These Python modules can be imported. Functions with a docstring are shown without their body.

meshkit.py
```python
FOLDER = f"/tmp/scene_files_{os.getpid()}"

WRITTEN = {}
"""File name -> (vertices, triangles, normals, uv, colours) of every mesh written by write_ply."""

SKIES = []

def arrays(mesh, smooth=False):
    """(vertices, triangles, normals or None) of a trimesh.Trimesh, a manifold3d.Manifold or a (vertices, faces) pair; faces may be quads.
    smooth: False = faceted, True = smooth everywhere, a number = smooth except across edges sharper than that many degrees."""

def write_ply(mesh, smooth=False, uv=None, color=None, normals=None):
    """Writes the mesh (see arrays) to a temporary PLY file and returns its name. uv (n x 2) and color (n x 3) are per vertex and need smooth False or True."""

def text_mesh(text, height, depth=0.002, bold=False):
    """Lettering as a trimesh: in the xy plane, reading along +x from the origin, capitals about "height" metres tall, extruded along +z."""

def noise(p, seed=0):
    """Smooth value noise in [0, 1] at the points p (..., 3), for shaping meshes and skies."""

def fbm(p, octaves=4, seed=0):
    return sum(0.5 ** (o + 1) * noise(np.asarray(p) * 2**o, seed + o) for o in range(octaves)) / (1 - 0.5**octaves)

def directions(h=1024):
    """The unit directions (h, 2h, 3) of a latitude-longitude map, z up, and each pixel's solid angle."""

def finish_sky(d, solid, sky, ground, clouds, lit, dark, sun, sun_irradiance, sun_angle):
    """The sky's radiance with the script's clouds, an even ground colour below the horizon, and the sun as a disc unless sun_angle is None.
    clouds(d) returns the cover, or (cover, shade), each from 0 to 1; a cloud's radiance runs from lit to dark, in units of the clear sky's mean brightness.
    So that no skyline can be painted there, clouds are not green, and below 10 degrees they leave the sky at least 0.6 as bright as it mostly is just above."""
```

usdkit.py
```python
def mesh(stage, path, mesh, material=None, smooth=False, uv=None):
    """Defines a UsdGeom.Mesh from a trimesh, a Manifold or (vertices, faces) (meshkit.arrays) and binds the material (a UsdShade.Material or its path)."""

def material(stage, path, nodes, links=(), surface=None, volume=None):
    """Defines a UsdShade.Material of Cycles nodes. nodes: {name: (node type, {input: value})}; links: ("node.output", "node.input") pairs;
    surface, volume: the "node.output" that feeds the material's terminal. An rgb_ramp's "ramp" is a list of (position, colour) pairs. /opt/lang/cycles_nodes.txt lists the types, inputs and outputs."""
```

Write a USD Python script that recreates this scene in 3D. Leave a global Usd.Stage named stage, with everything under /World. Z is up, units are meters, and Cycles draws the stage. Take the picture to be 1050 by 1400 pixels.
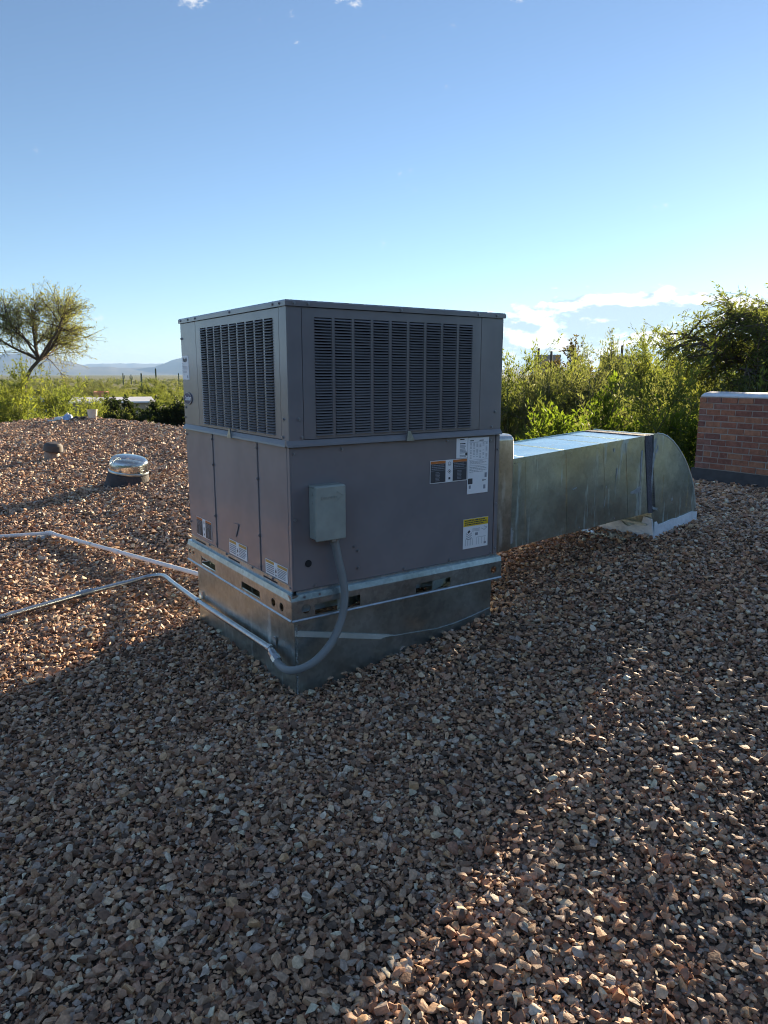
import math, random
import numpy as np
import trimesh
import shapely
from shapely.geometry import Polygon, Point, box as sbox
import meshkit, usdkit
from pxr import Usd, UsdGeom, UsdLux, UsdShade, Gf, Sdf, Vt

# ------------------------------------------------------------------ camera, sky, sun, exposure
stage = Usd.Stage.CreateInMemory()
UsdGeom.Xform.Define(stage, '/World')
CAM_Z = 1.5
PITCH = 11.02
FPX = 969.0
cam = UsdGeom.Camera.Define(stage, '/World/camera')
cam.CreateFocalLengthAttr(24.0)
cam.CreateHorizontalApertureAttr(24.0 * 1050 / FPX)
cam.CreateExposureAttr(1.90)
cam.CreateClippingRangeAttr((0.05, 200000.0))
_x = UsdGeom.Xformable(cam)
_x.AddTranslateOp().Set((0, 0, CAM_Z))
_x.AddRotateXYZOp().Set((90 - PITCH, 0, -0.16))

SUN_EL, SUN_AZ = math.radians(11.8), math.radians(32.0)
SUN = np.array([math.sin(SUN_AZ) * math.cos(SUN_EL), math.cos(SUN_AZ) * math.cos(SUN_EL), math.sin(SUN_EL)])
SKY_STRENGTH = 0.05
CLOUD_LIT, CLOUD_DARK = (8.2, 7.7, 6.9), (3.2, 4.0, 4.7)
_cz = (math.sin(math.radians(27)), math.cos(math.radians(27)), 0.0)
sky_m = usdkit.material(stage, '/World/Looks/sky_material', {
    's': ('sky_texture', {'sky_type': 'single_scattering', 'sun_disc': False, 'sun_elevation': SUN_EL, 'sun_rotation': SUN_AZ,
                          'air_density': 0.92, 'aerosol_density': 0.04, 'ozone_density': 3.5}),
    'hs': ('hsv', {'saturation': 0.92}),
    'tc': ('texture_coordinate', {}),
    'xyz': ('separate_xyz', {}),
    # cumulus low over the horizon
    'mp': ('mapping', {'mapping_type': 'point', 'scale': (1.0, 1.0, 2.3), 'location': (3.1, 1.7, 0.35)}),
    'n1': ('noise_texture', {'scale': 13.0, 'detail': 10.0, 'roughness': 0.58}),
    'mp2': ('mapping', {'mapping_type': 'point', 'scale': (1.0, 1.0, 2.3), 'location': (3.1 + 0.010, 1.7 + 0.006, 0.35 + 0.035)}),
    'n2': ('noise_texture', {'scale': 13.0, 'detail': 6.0, 'roughness': 0.5}),
    'dot': ('vector_math', {'math_type': 'dot_product', 'vector2': _cz}),
    'side': ('map_range', {'range_type': 'smoothstep', 'from_min': 0.86, 'from_max': 0.985, 'to_min': 0.0, 'to_max': 1.0, 'clamp': True}),
    'low': ('map_range', {'range_type': 'smoothstep', 'from_min': 0.05, 'from_max': 0.16, 'to_min': 1.0, 'to_max': 0.0, 'clamp': True}),
    'amt': ('math', {'math_type': 'multiply'}),
    'thr': ('math', {'math_type': 'multiply_add', 'value2': 0.44, 'value3': -0.78}),
    'sum': ('math', {'math_type': 'add'}),
    'cov': ('map_range', {'range_type': 'smoothstep', 'from_min': 0.0, 'from_max': 0.07, 'to_min': 0.0, 'to_max': 0.85, 'clamp': True}),
    'dif': ('math', {'math_type': 'subtract'}),
    'lit': ('map_range', {'range_type': 'smoothstep', 'from_min': -0.035, 'from_max': 0.075, 'to_min': 0.0, 'to_max': 1.0, 'clamp': True}),
    'ccol': ('mix', {'color1': CLOUD_DARK, 'color2': CLOUD_LIT}),
    'mix1': ('mix', {}),
    # small high wisps
    'mp3': ('mapping', {'mapping_type': 'point', 'scale': (1.0, 1.0, 1.6), 'location': (0.62, 0.3, 0.2)}),
    'n3': ('noise_texture', {'scale': 17.0, 'detail': 8.0, 'roughness': 0.66}),
    'n4': ('noise_texture', {'scale': 5.0, 'detail': 2.0, 'roughness': 0.5}),
    'hi': ('map_range', {'range_type': 'smoothstep', 'from_min': 0.34, 'from_max': 0.43, 'to_min': 0.0, 'to_max': 0.10, 'clamp': True}),
    'h1': ('math', {'math_type': 'add'}),
    'h2': ('math', {'math_type': 'multiply_add', 'value2': 0.35}),
    'hc': ('map_range', {'range_type': 'smoothstep', 'from_min': 0.865, 'from_max': 0.965, 'to_min': 0.0, 'to_max': 0.8, 'clamp': True}),
    'mix2': ('mix', {'color2': (5.6, 5.6, 5.6)}),
    'b': ('background_shader', {'strength': SKY_STRENGTH}),
}, [('tc.generated', 'xyz.vector'), ('tc.generated', 'mp.vector'), ('tc.generated', 'mp2.vector'), ('tc.generated', 'mp3.vector'), ('mp.vector', 'n1.vector'), ('mp2.vector', 'n2.vector'),
    ('tc.generated', 'dot.vector1'), ('dot.value', 'side.value'), ('xyz.z', 'low.value'), ('side.result', 'amt.value1'), ('low.result', 'amt.value2'),
    ('amt.value', 'thr.value1'), ('n1.fac', 'sum.value1'), ('thr.value', 'sum.value2'), ('sum.value', 'cov.value'),
    ('n1.fac', 'dif.value1'), ('n2.fac', 'dif.value2'), ('dif.value', 'lit.value'), ('lit.result', 'ccol.fac'), ('cov.result', 'mix1.fac'), ('s.color', 'hs.color'), ('hs.color', 'mix1.color1'), ('ccol.color', 'mix1.color2'),
    ('mp3.vector', 'n3.vector'), ('mp3.vector', 'n4.vector'), ('xyz.z', 'hi.value'), ('hi.result', 'h1.value1'), ('n3.fac', 'h1.value2'), ('n4.fac', 'h2.value1'), ('h1.value', 'h2.value3'), ('h2.value', 'hc.value'),
    ('hc.result', 'mix2.fac'), ('mix1.color', 'mix2.color1'), ('mix2.color', 'b.color')], surface='b.background')
dome = UsdLux.DomeLight.Define(stage, '/World/sky')
UsdShade.MaterialBindingAPI.Apply(dome.GetPrim()).Bind(sky_m)
dome.GetPrim().SetCustomDataByKey('kind', 'structure')
sun = UsdLux.DistantLight.Define(stage, '/World/sun')
sun.CreateNormalizeAttr(True)
sun.CreateIntensityAttr(1.25)
sun.CreateAngleAttr(0.5)
sun.CreateColorAttr((1.0, 0.82, 0.58))
_xx = np.cross([0, 0, 1], SUN); _xx /= np.linalg.norm(_xx); _yy = np.cross(SUN, _xx)
UsdGeom.Xformable(sun).AddTransformOp().Set(Gf.Matrix4d(*_xx, 0, *_yy, 0, *SUN, 0, 0, 0, 0, 1))

# ------------------------------------------------------------------ helpers
YAW = 34.302
P0 = np.array([-0.4091, 3.1288, 0.0])              # the unit's front corner on the roof
_c, _s = math.cos(math.radians(YAW)), math.sin(math.radians(YAW))
RX, QY = np.array([_c, _s, 0]), np.array([-_s, _c, 0])
def loc2w(x, y, z=0.0): return P0 + x * RX + y * QY + np.array([0, 0, z])
def w2loc(x, y):
    dx, dy = np.asarray(x) - P0[0], np.asarray(y) - P0[1]
    return dx * _c + dy * _s, -dx * _s + dy * _c
_cp, _sp = math.cos(math.radians(PITCH)), math.sin(math.radians(PITCH))
def ray(px, py):                                   # direction of a sight line, in the photograph's 1050 x 1400 grid
    u, v = (px - 525) / FPX, (700 - py) / FPX
    return np.array([u, _cp + v * _sp, -_sp + v * _cp])
def at(px, py, dist):                              # point on the sight line at a ground distance
    d = ray(px, py)
    return np.array([0, 0, CAM_Z]) + d * dist / d[1]

used = {}
def numbered(name, parent='/World'):
    k = (parent, name)
    n = used.get(k, 0); used[k] = n + 1
    return name if n == 0 else f'{name}_{n:03d}'
def tag(prim, label=None, cat=None, group=None, kind=None):
    for k, v in (('label', label), ('category', cat), ('group', group), ('kind', kind)):
        if v: prim.SetCustomDataByKey(k, v)
    return prim
def path_of(parent):
    return '/World' if parent is None else str(parent.GetPath())
def obj(name, mesh, m, parent=None, smooth=False, label=None, kind=None):
    pp = path_of(parent)
    if isinstance(mesh, MB): mesh = mesh.mesh()
    p = usdkit.mesh(stage, f'{pp}/{numbered(name, pp)}', mesh, m, smooth=smooth).GetPrim()
    return tag(p, label, None, None, kind)
def thing(name, label, cat, loc=(0, 0, 0), rotz=0.0, group=None, scale=None):
    x = UsdGeom.Xform.Define(stage, '/World/' + numbered(name))
    x.AddTranslateOp().Set(tuple(float(a) for a in loc)); x.AddRotateZOp().Set(float(rotz))
    if scale is not None: x.AddScaleOp().Set(tuple(float(a) for a in scale))
    return tag(x.GetPrim(), label, cat, group)
def structure(name, mesh, m, smooth=False):
    return obj(name, mesh, m, None, smooth, kind='structure')

class MB:                                          # gathers shapes into ONE mesh
    def __init__(self): self.v, self.f, self.n = [], [], 0
    def add(self, v, f):
        v, f = np.asarray(v, float), np.asarray(f, int)
        if f.shape[1] == 4: f = np.vstack([f[:, [0, 1, 2]], f[:, [0, 2, 3]]])
        self.v.append(v); self.f.append(f + self.n); self.n += len(v); return self
    def tm(self, t): return self.add(t.vertices, t.faces)
    def box(self, lo, hi, bev=0.0):
        lo, hi = np.minimum(lo, hi).astype(float), np.maximum(lo, hi).astype(float)
        if bev <= 0:
            c = np.array([[lo[0] if i & 1 == 0 else hi[0], lo[1] if i & 2 == 0 else hi[1], lo[2] if i & 4 == 0 else hi[2]] for i in range(8)])
            return self.add(c, [[0, 2, 3, 1], [4, 5, 7, 6], [0, 1, 5, 4], [2, 6, 7, 3], [0, 4, 6, 2], [1, 3, 7, 5]])
        bev = min(bev, 0.45 * float((hi - lo).min()))
        pts = []
        for i in range(8):
            c = [lo[k] if not (i >> k) & 1 else hi[k] for k in range(3)]
            s = [1 if not (i >> k) & 1 else -1 for k in range(3)]
            for k in range(3):
                q = [c[j] + (0 if j == k else s[j] * bev) for j in range(3)]
                pts.append(q)
        return self.tm(trimesh.convex.convex_hull(np.array(pts)))
    def hull(self, pts): return self.tm(trimesh.convex.convex_hull(np.asarray(pts, float)))
    def extrude(self, poly, h, fn):                # fn(points n x 3: u, v, h) -> world points
        for g in getattr(poly, 'geoms', [poly]):
            t = trimesh.creation.extrude_polygon(g, h, engine='earcut')
            v = fn(np.array(t.vertices)); t2 = trimesh.Trimesh(v, t.faces, process=False)
            if t2.volume < 0: t2.invert()
            self.tm(t2)
        return self
    def tube(self, pts, r, n=10, caps=True):
        pts = np.asarray(pts, float); r = np.broadcast_to(np.asarray(r, float), (len(pts),))
        t = np.gradient(pts, axis=0); t /= np.maximum(np.linalg.norm(t, axis=1, keepdims=True), 1e-9)
        ref = np.array([0, 0, 1.0]) if abs(t[0, 2]) < 0.9 else np.array([1.0, 0, 0])
        a = np.cross(t[0], ref); a /= np.linalg.norm(a)
        vs = []
        ang = np.linspace(0, 2 * math.pi, n, endpoint=False)
        for i in range(len(pts)):
            a = a - t[i] * (a @ t[i]); a /= max(np.linalg.norm(a), 1e-9); b = np.cross(t[i], a)
            vs.append(pts[i] + r[i] * (np.cos(ang)[:, None] * a + np.sin(ang)[:, None] * b))
        v = np.vstack(vs); f = []
        i = np.arange(len(pts) - 1)[:, None] * n; j = np.arange(n)[None]; k = (np.arange(n)[None] + 1) % n
        f = np.stack([i + j, i + k, i + n + k, i + n + j], -1).reshape(-1, 4)
        f = np.vstack([f[:, [0, 1, 2]], f[:, [0, 2, 3]]])
        if caps:
            L = (len(pts) - 1) * n
            f = np.vstack([f, [[0, q + 1, q] for q in range(1, n - 1)], [[L, L + q, L + q + 1] for q in range(1, n - 1)]])
        return self.add(v, f)
    def mesh(self): return (np.vstack(self.v), np.vstack(self.f))

def spline(pts, per=8):                            # Catmull-Rom through the points
    p = np.asarray(pts, float); p = np.vstack([2 * p[0] - p[1], p, 2 * p[-1] - p[-2]]); out = []
    for i in range(1, len(p) - 2):
        for t in np.linspace(0, 1, per, endpoint=False):
            out.append(0.5 * ((2 * p[i]) + (-p[i - 1] + p[i + 1]) * t + (2 * p[i - 1] - 5 * p[i] + 4 * p[i + 1] - p[i + 2]) * t * t + (-p[i - 1] + 3 * p[i] - 3 * p[i + 1] + p[i + 2]) * t ** 3))
    return np.array(out + [p[-2]])
def frontmap(y0, sgn=-1.0): return lambda v: np.stack([v[:, 0], y0 + sgn * v[:, 2], v[:, 1]], 1)     # (u, v, h) -> (x, y, z), growing out of the right face
def leftmap(x0, sgn=-1.0): return lambda v: np.stack([x0 + sgn * v[:, 2], v[:, 0], v[:, 1]], 1)       # the same for the left face

# ------------------------------------------------------------------ materials
def mat(name, nodes, links=(), surface='p.BSDF', volume=None):
    return usdkit.material(stage, '/World/Looks/' + name, nodes, links, surface=surface, volume=volume)
def plain(name, c, rough=0.6, metal=0.0, spec=0.5, var=0.12, scale=12.0, bump=0.0, bscale=60.0):
    lo, hi = [a * (1 - var) for a in c], [min(1, a * (1 + var)) for a in c]
    return mat(name, {'g': ('geometry', {}), 'n': ('noise_texture', {'scale': scale, 'detail': 5.0, 'roughness': 0.6}), 'r': ('rgb_ramp', {'ramp': [(0.3, lo), (0.7, hi)]}),
                      'n2': ('noise_texture', {'scale': bscale, 'detail': 3.0}), 'b': ('bump', {'strength': bump, 'distance': 0.01}),
                      'p': ('principled_bsdf', {'roughness': rough, 'metallic': metal, 'specular_ior_level': spec})},
               [('g.position', 'n.vector'), ('g.position', 'n2.vector'), ('n.fac', 'r.fac'), ('r.color', 'p.base_color')] + ([('n2.fac', 'b.height'), ('b.normal', 'p.normal')] if bump > 0 else []))
def metal(name, lo, hi, r0, r1, spangle=55.0, wave=0.25, wscale=2.2, streak=0.0, stretch=(5, 5, 0.7), streak_col=(0.62, 0.66, 0.66), streak_at=(0.60, 0.74)):
    nodes = {'g': ('geometry', {}), 'v': ('voronoi_texture', {'scale': spangle}), 'n': ('noise_texture', {'scale': 3.0, 'detail': 6.0, 'roughness': 0.65}),
             'sp': ('separate_color', {}), 'm': ('math', {'math_type': 'multiply_add', 'value2': 0.35}), 'r': ('rgb_ramp', {'ramp': [(0.35, lo), (0.95, hi)]}),
             'rr': ('map_range', {'from_min': 0.3, 'from_max': 0.75, 'to_min': r0, 'to_max': r1, 'clamp': True}),
             'nw': ('noise_texture', {'scale': wscale, 'detail': 1.5, 'roughness': 0.4}), 'b': ('bump', {'strength': wave, 'distance': 0.06}),
             'ms': ('mapping', {'mapping_type': 'point', 'scale': stretch}), 'ns': ('noise_texture', {'scale': 2.2, 'detail': 7.0, 'roughness': 0.62}),
             'cs': ('map_range', {'range_type': 'smoothstep', 'from_min': streak_at[0], 'from_max': streak_at[1], 'to_min': 0.0, 'to_max': streak, 'clamp': True}),
             'mx': ('mix', {'color2': streak_col}), 'mi': ('math', {'math_type': 'subtract', 'value1': 1.0}),
             'ra': ('math', {'math_type': 'multiply_add', 'value2': 0.35}),
             'p': ('principled_bsdf', {})}
    links = [('g.position', 'v.vector'), ('g.position', 'n.vector'), ('g.position', 'nw.vector'), ('g.position', 'ms.vector'), ('ms.vector', 'ns.vector'), ('v.color', 'sp.color'), ('sp.r', 'm.value1'), ('n.fac', 'm.value3'),
             ('m.value', 'r.fac'), ('n.fac', 'rr.value'), ('nw.fac', 'b.height'), ('b.normal', 'p.normal'), ('ns.fac', 'cs.value'), ('cs.result', 'mx.fac'), ('r.color', 'mx.color1'), ('mx.color', 'p.base_color'),
             ('cs.result', 'mi.value2'), ('mi.value', 'p.metallic'), ('cs.result', 'ra.value1'), ('rr.result', 'ra.value3'), ('ra.value', 'p.roughness')]
    return mat(name, nodes, links)

M = {}
M['paint'] = mat('grey_paint', {'g': ('geometry', {}), 'n': ('noise_texture', {'scale': 2.0, 'detail': 6.0, 'roughness': 0.6}), 'r': ('rgb_ramp', {'ramp': [(0.3, (0.160, 0.148, 0.156)), (0.7, (0.208, 0.192, 0.198))]}),
    'rr': ('map_range', {'from_min': 0.3, 'from_max': 0.7, 'to_min': 0.27, 'to_max': 0.36, 'clamp': True}),
    'mw': ('mapping', {'mapping_type': 'point', 'scale': (1.0, 1.0, 0.35)}), 'nw': ('noise_texture', {'scale': 3.4, 'detail': 1.0}), 'b': ('bump', {'strength': 0.40, 'distance': 0.04}), 'no': ('noise_texture', {'scale': 420.0, 'detail': 1.0}), 'b2': ('bump', {'strength': 0.05, 'distance': 0.002}),
    'p': ('principled_bsdf', {'specular_ior_level': 0.75, 'coat_weight': 0.5, 'coat_roughness': 0.12, 'coat_ior': 1.6})},
    [('g.position', 'n.vector'), ('g.position', 'mw.vector'), ('mw.vector', 'nw.vector'), ('g.position', 'no.vector'), ('n.fac', 'r.fac'), ('n.fac', 'rr.value'), ('rr.result', 'p.roughness'), ('r.color', 'p.base_color'), ('nw.fac', 'b.height'), ('no.fac', 'b2.height'), ('b.normal', 'b2.normal'), ('b2.normal', 'p.normal')])
M['galv'] = metal('galvanised_steel', (0.36, 0.41, 0.43), (0.55, 0.62, 0.64), 0.26, 0.38, 60, 0.12, 3.0, 0.25)
M['curbm'] = metal('curb_steel', (0.38, 0.445, 0.45), (0.55, 0.63, 0.63), 0.26, 0.38, 45, 0.15, 2.0, 0.25)
M['duct'] = metal('weathered_duct_steel', (0.43, 0.53, 0.525), (0.60, 0.71, 0.70), 0.20, 0.30, 40, 0.35, 1.9, 0.42, (7.0, 7.0, 0.8), (0.40, 0.44, 0.44), (0.55, 0.72))
M['strip'] = plain('pale_strip_metal', (0.50, 0.53, 0.49), 0.5, 0.2)
M['dark'] = plain('dark_interior', (0.012, 0.012, 0.014), 0.7)
M['coil'] = plain('condenser_coil', (0.018, 0.019, 0.024), 0.45, 0.3, bump=0.4, bscale=300.0)
M['bolt'] = plain('screw_steel', (0.30, 0.30, 0.31), 0.4, 0.8)
M['white'] = plain('label_white', (0.84, 0.84, 0.84), 0.5, var=0.04)
M['ink'] = plain('label_ink', (0.05, 0.05, 0.055), 0.5)
M['greyink'] = plain('label_grey_ink', (0.26, 0.27, 0.30), 0.5)
M['orange'] = plain('label_orange', (0.52, 0.16, 0.035), 0.45)
M['amber'] = plain('label_amber', (0.62, 0.36, 0.09), 0.45)
M['yellow'] = plain('label_yellow', (0.72, 0.50, 0.02), 0.45)
M['blue'] = plain('badge_blue', (0.03, 0.03, 0.085), 0.35)
M['box'] = plain('enclosure_grey_green', (0.31, 0.335, 0.30), 0.42, bump=0.05, bscale=500.0)
M['whip'] = plain('conduit_grey_jacket', (0.22, 0.235, 0.235), 0.40, var=0.08)
M['emt'] = metal('conduit_steel', (0.42, 0.43, 0.44), (0.62, 0.63, 0.63), 0.26, 0.36, 80, 0.0)
M['pvc'] = plain('pvc_white', (0.80, 0.76, 0.73), 0.45, var=0.08)
M['sealwhite'] = plain('white_sealant', (0.76, 0.79, 0.82), 0.75, var=0.18, scale=9, bump=0.5, bscale=45.0)
M['caulk'] = plain('grey_caulk', (0.30, 0.32, 0.31), 0.8, var=0.3, scale=60, bump=0.6, bscale=120.0)
M['mastic'] = plain('dark_mastic', (0.085, 0.082, 0.098), 0.65, var=0.3, scale=14, bump=0.5, bscale=70.0)
M['tar'] = plain('roof_tar', (0.048, 0.044, 0.044), 0.85, var=0.3, bump=0.6, bscale=35.0)
M['mortar'] = plain('mortar', (0.30, 0.255, 0.22), 0.9, bump=0.5, bscale=90.0)
M['coping'] = plain('pale_coping', (0.52, 0.54, 0.56), 0.8, var=0.12, bump=0.4, bscale=25.0)
BR = []
for i, c in enumerate([(cc[0] * .86, cc[1] * .86, cc[2] * .86) for cc in [(0.27, 0.105, 0.066), (0.23, 0.088, 0.058), (0.31, 0.125, 0.072), (0.19, 0.080, 0.060), (0.34, 0.150, 0.085), (0.25, 0.115, 0.085)]]):
    BR.append(mat(f'fired_brick_{i}', {'g': ('geometry', {}), 'n': ('noise_texture', {'scale': 22.0, 'detail': 7.0, 'roughness': 0.7}), 'r': ('rgb_ramp', {'ramp': [(0.28, [a * 0.62 for a in c]), (0.5, c), (0.70, [min(1, a * 1.25 + 0.02) for a in c]), (0.80, (0.30, 0.25, 0.21))]}),
        'b': ('bump', {'strength': 0.6, 'distance': 0.006}), 'p': ('principled_bsdf', {'roughness': 0.9})}, [('g.position', 'n.vector'), ('n.fac', 'r.fac'), ('r.color', 'p.base_color'), ('n.fac', 'b.height'), ('b.normal', 'p.normal')]))
M['bark'] = plain('bark', (0.075, 0.055, 0.042), 0.9, var=0.35, scale=18, bump=0.8, bscale=30.0)
M['greybark'] = plain('grey_twigs', (0.15, 0.125, 0.10), 0.9, var=0.3, scale=18)
M['greenbark'] = plain('green_stems', (0.10, 0.12, 0.04), 0.8, var=0.3, scale=12)

def leafmat(name, cols, trans=0.4, tcol=None):
    tcol = tcol or tuple(min(1, a * 2.0) for a in cols[1])
    return mat(name, {'g': ('geometry', {}), 'o': ('object_info', {}), 'w': ('math', {'math_type': 'multiply_add', 'value2': 0.22, 'value3': -0.11}), 'ad': ('math', {'math_type': 'add', 'use_clamp': True}),
        'n': ('noise_texture', {'scale': 0.9, 'detail': 2.0}), 'nn': ('math', {'math_type': 'multiply_add', 'value2': 0.9, 'value3': -0.45}), 'ad2': ('math', {'math_type': 'add', 'use_clamp': True}),
        'r': ('rgb_ramp', {'ramp': [(i / (len(cols) - 1), c) for i, c in enumerate(cols)]}),
        'd': ('principled_bsdf', {'roughness': 0.55, 'specular_ior_level': 0.3}), 't': ('translucent_bsdf', {}), 'tm': ('mix', {'mix_type': 'multiply', 'fac': 1.0, 'color2': (3.2, 2.9, 1.5)}), 'mx': ('mix_closure', {'fac': trans})},
        [('g.random_per_island', 'ad.value1'), ('o.random', 'w.value1'), ('w.value', 'ad.value2'), ('g.position', 'n.vector'), ('n.fac', 'nn.value1'), ('ad.value', 'ad2.value1'), ('nn.value', 'ad2.value2'), ('ad2.value', 'r.fac'), ('r.color', 'd.base_color'), ('r.color', 'tm.color1'), ('tm.color', 't.color'), ('d.BSDF', 'mx.closure1'), ('t.BSDF', 'mx.closure2')], surface='mx.closure')
M['leaf_pv'] = leafmat('leaf_palo_verde', [(0.074, 0.101, 0.027), (0.162, 0.189, 0.043), (0.23, 0.243, 0.061), (0.284, 0.27, 0.081)], 0.52)
M['leaf_mq'] = leafmat('leaf_mesquite', [(0.061, 0.081, 0.027), (0.115, 0.142, 0.043), (0.176, 0.189, 0.061)], 0.52)
M['leaf_cr'] = leafmat('leaf_creosote', [(0.065, 0.081, 0.038), (0.142, 0.165, 0.062), (0.203, 0.216, 0.088)], 0.52)
M['leaf_lush'] = leafmat('leaf_broad', [(0.06, 0.095, 0.014), (0.13, 0.18, 0.026), (0.21, 0.25, 0.04)], 0.55)
M['leaf_dk'] = leafmat('leaf_hedge', [(0.018, 0.030, 0.010), (0.034, 0.052, 0.015), (0.070, 0.085, 0.022)], 0.30)
M['leaf_scrub'] = leafmat('leaf_scrub', [(0.10, 0.12, 0.035), (0.19, 0.21, 0.055), (0.26, 0.27, 0.075)], 0.55)
M['leaf_belt'] = leafmat('leaf_belt', [(0.022, 0.052, 0.034), (0.042, 0.088, 0.058), (0.065, 0.125, 0.08)], 0.25)
M['leaf_rust'] = leafmat('leaf_rusty', [(0.050, 0.045, 0.020), (0.10, 0.075, 0.030), (0.16, 0.11, 0.04)], 0.35)
M['cactus'] = plain('cactus_skin', (0.055, 0.075, 0.038), 0.8, var=0.25, scale=3)

# ------------------------------------------------------------------ the roof and the land
_ks = np.array([-60, -3, -1.2, -0.3, 0.0, 0.5, 1.2, 2.8, 3.3, 4.2, 6.1, 9.0, 60.0])
_kz = np.array([0.0, 0.0, 0.0, 0.0, 0.0, 0.055, 0.137, 0.372, 0.440, 0.430, 0.295, 0.24, 0.24])
from scipy.interpolate import PchipInterpolator
_prof = PchipInterpolator(_ks, _kz)
def roof_z(x, y):
    s, t = w2loc(x, y)
    fade = 1 - 0.72 * np.clip((t - 2.0) / 5.0, 0, 1)
    z = _prof(np.clip(s, -59, 59)) * fade
    p = np.stack([np.asarray(x, float) * 0.9, np.asarray(y, float) * 0.9, np.zeros_like(np.asarray(x, float))], -1)
    xw, yw = np.asarray(x, float), np.asarray(y, float); m_ = np.clip((0.5 - xw) / 2.0, 0, 1)
    z = z + 0.035 * np.maximum(0, (xw + 1.5) * .515 + (yw - 4.6) * .857) * m_ * m_ * (3 - 2 * m_)
    return z + 0.035 * (meshkit.fbm(p, 3, 5) - 0.5)
def land_z(x, y):
    r = np.hypot(x, y)
    base = np.interp(r, [0, 25, 60, 150, 400, 1500, 9000, 60000], [-3.1, -3.1, -3.4, -5.0, -8.0, -11.0, -12.0, -12.0])
    p = np.stack([np.asarray(x, float) / 40, np.asarray(y, float) / 40, np.zeros_like(np.asarray(x, float))], -1)
    return base + (meshkit.fbm(p, 3, 9) - 0.5) * np.interp(r, [0, 30, 200, 3000], [0.1, 0.6, 2.0, 4.0])
def on_roof(px, py):                               # where a sight line meets the gravel
    d = ray(px, py); z = 0.0
    for _ in range(8):
        p = np.array([0, 0, CAM_Z]) + d * (z - CAM_Z) / d[2]; z = float(roof_z(p[0], p[1]))
    return np.array([p[0], p[1], z])
edge = [on_roof(*q) for q in ((0, 580), (40, 575.5), (85, 572), (130, 570.5), (170, 574.5), (210, 579), (255, 585))]
wb = [loc2w(6.62, 2.0), loc2w(6.62, -5.0)]
e0, e1 = edge[0], edge[-1]
lead = e0 + (edge[0] - edge[1]) * 1.2
roof_poly = Polygon([tuple(lead[:2])] + [tuple(p[:2]) for p in edge] + [tuple(wb[0][:2]), tuple(wb[1][:2]), (9.0, -3.0), (9.0, -8.0), (-15.0, -8.0), (-18.0, 6.0)])

# roof sheet: a fine grid clipped to the outline, with a fascia down to the land
ring = np.array(roof_poly.segmentize(0.4).exterior.coords)[:-1]
gx, gy = np.meshgrid(np.arange(-18, 9.5, 0.3), np.arange(-8, 26, 0.3))
gp = np.stack([gx.ravel(), gy.ravel()], 1)
inside = shapely.contains_xy(roof_poly.buffer(-0.15), gp[:, 0], gp[:, 1])
pts2 = np.vstack([ring, gp[inside]])
from scipy.spatial import Delaunay
tri = Delaunay(pts2).simplices
cen = pts2[tri].mean(1)
tri = tri[shapely.contains_xy(roof_poly, cen[:, 0], cen[:, 1])]
a, b, c3 = pts2[tri[:, 0]], pts2[tri[:, 1]], pts2[tri[:, 2]]
flip = (b[:, 0] - a[:, 0]) * (c3[:, 1] - a[:, 1]) - (b[:, 1] - a[:, 1]) * (c3[:, 0] - a[:, 0]) < 0
tri[flip] = tri[flip][:, ::-1]
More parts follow.
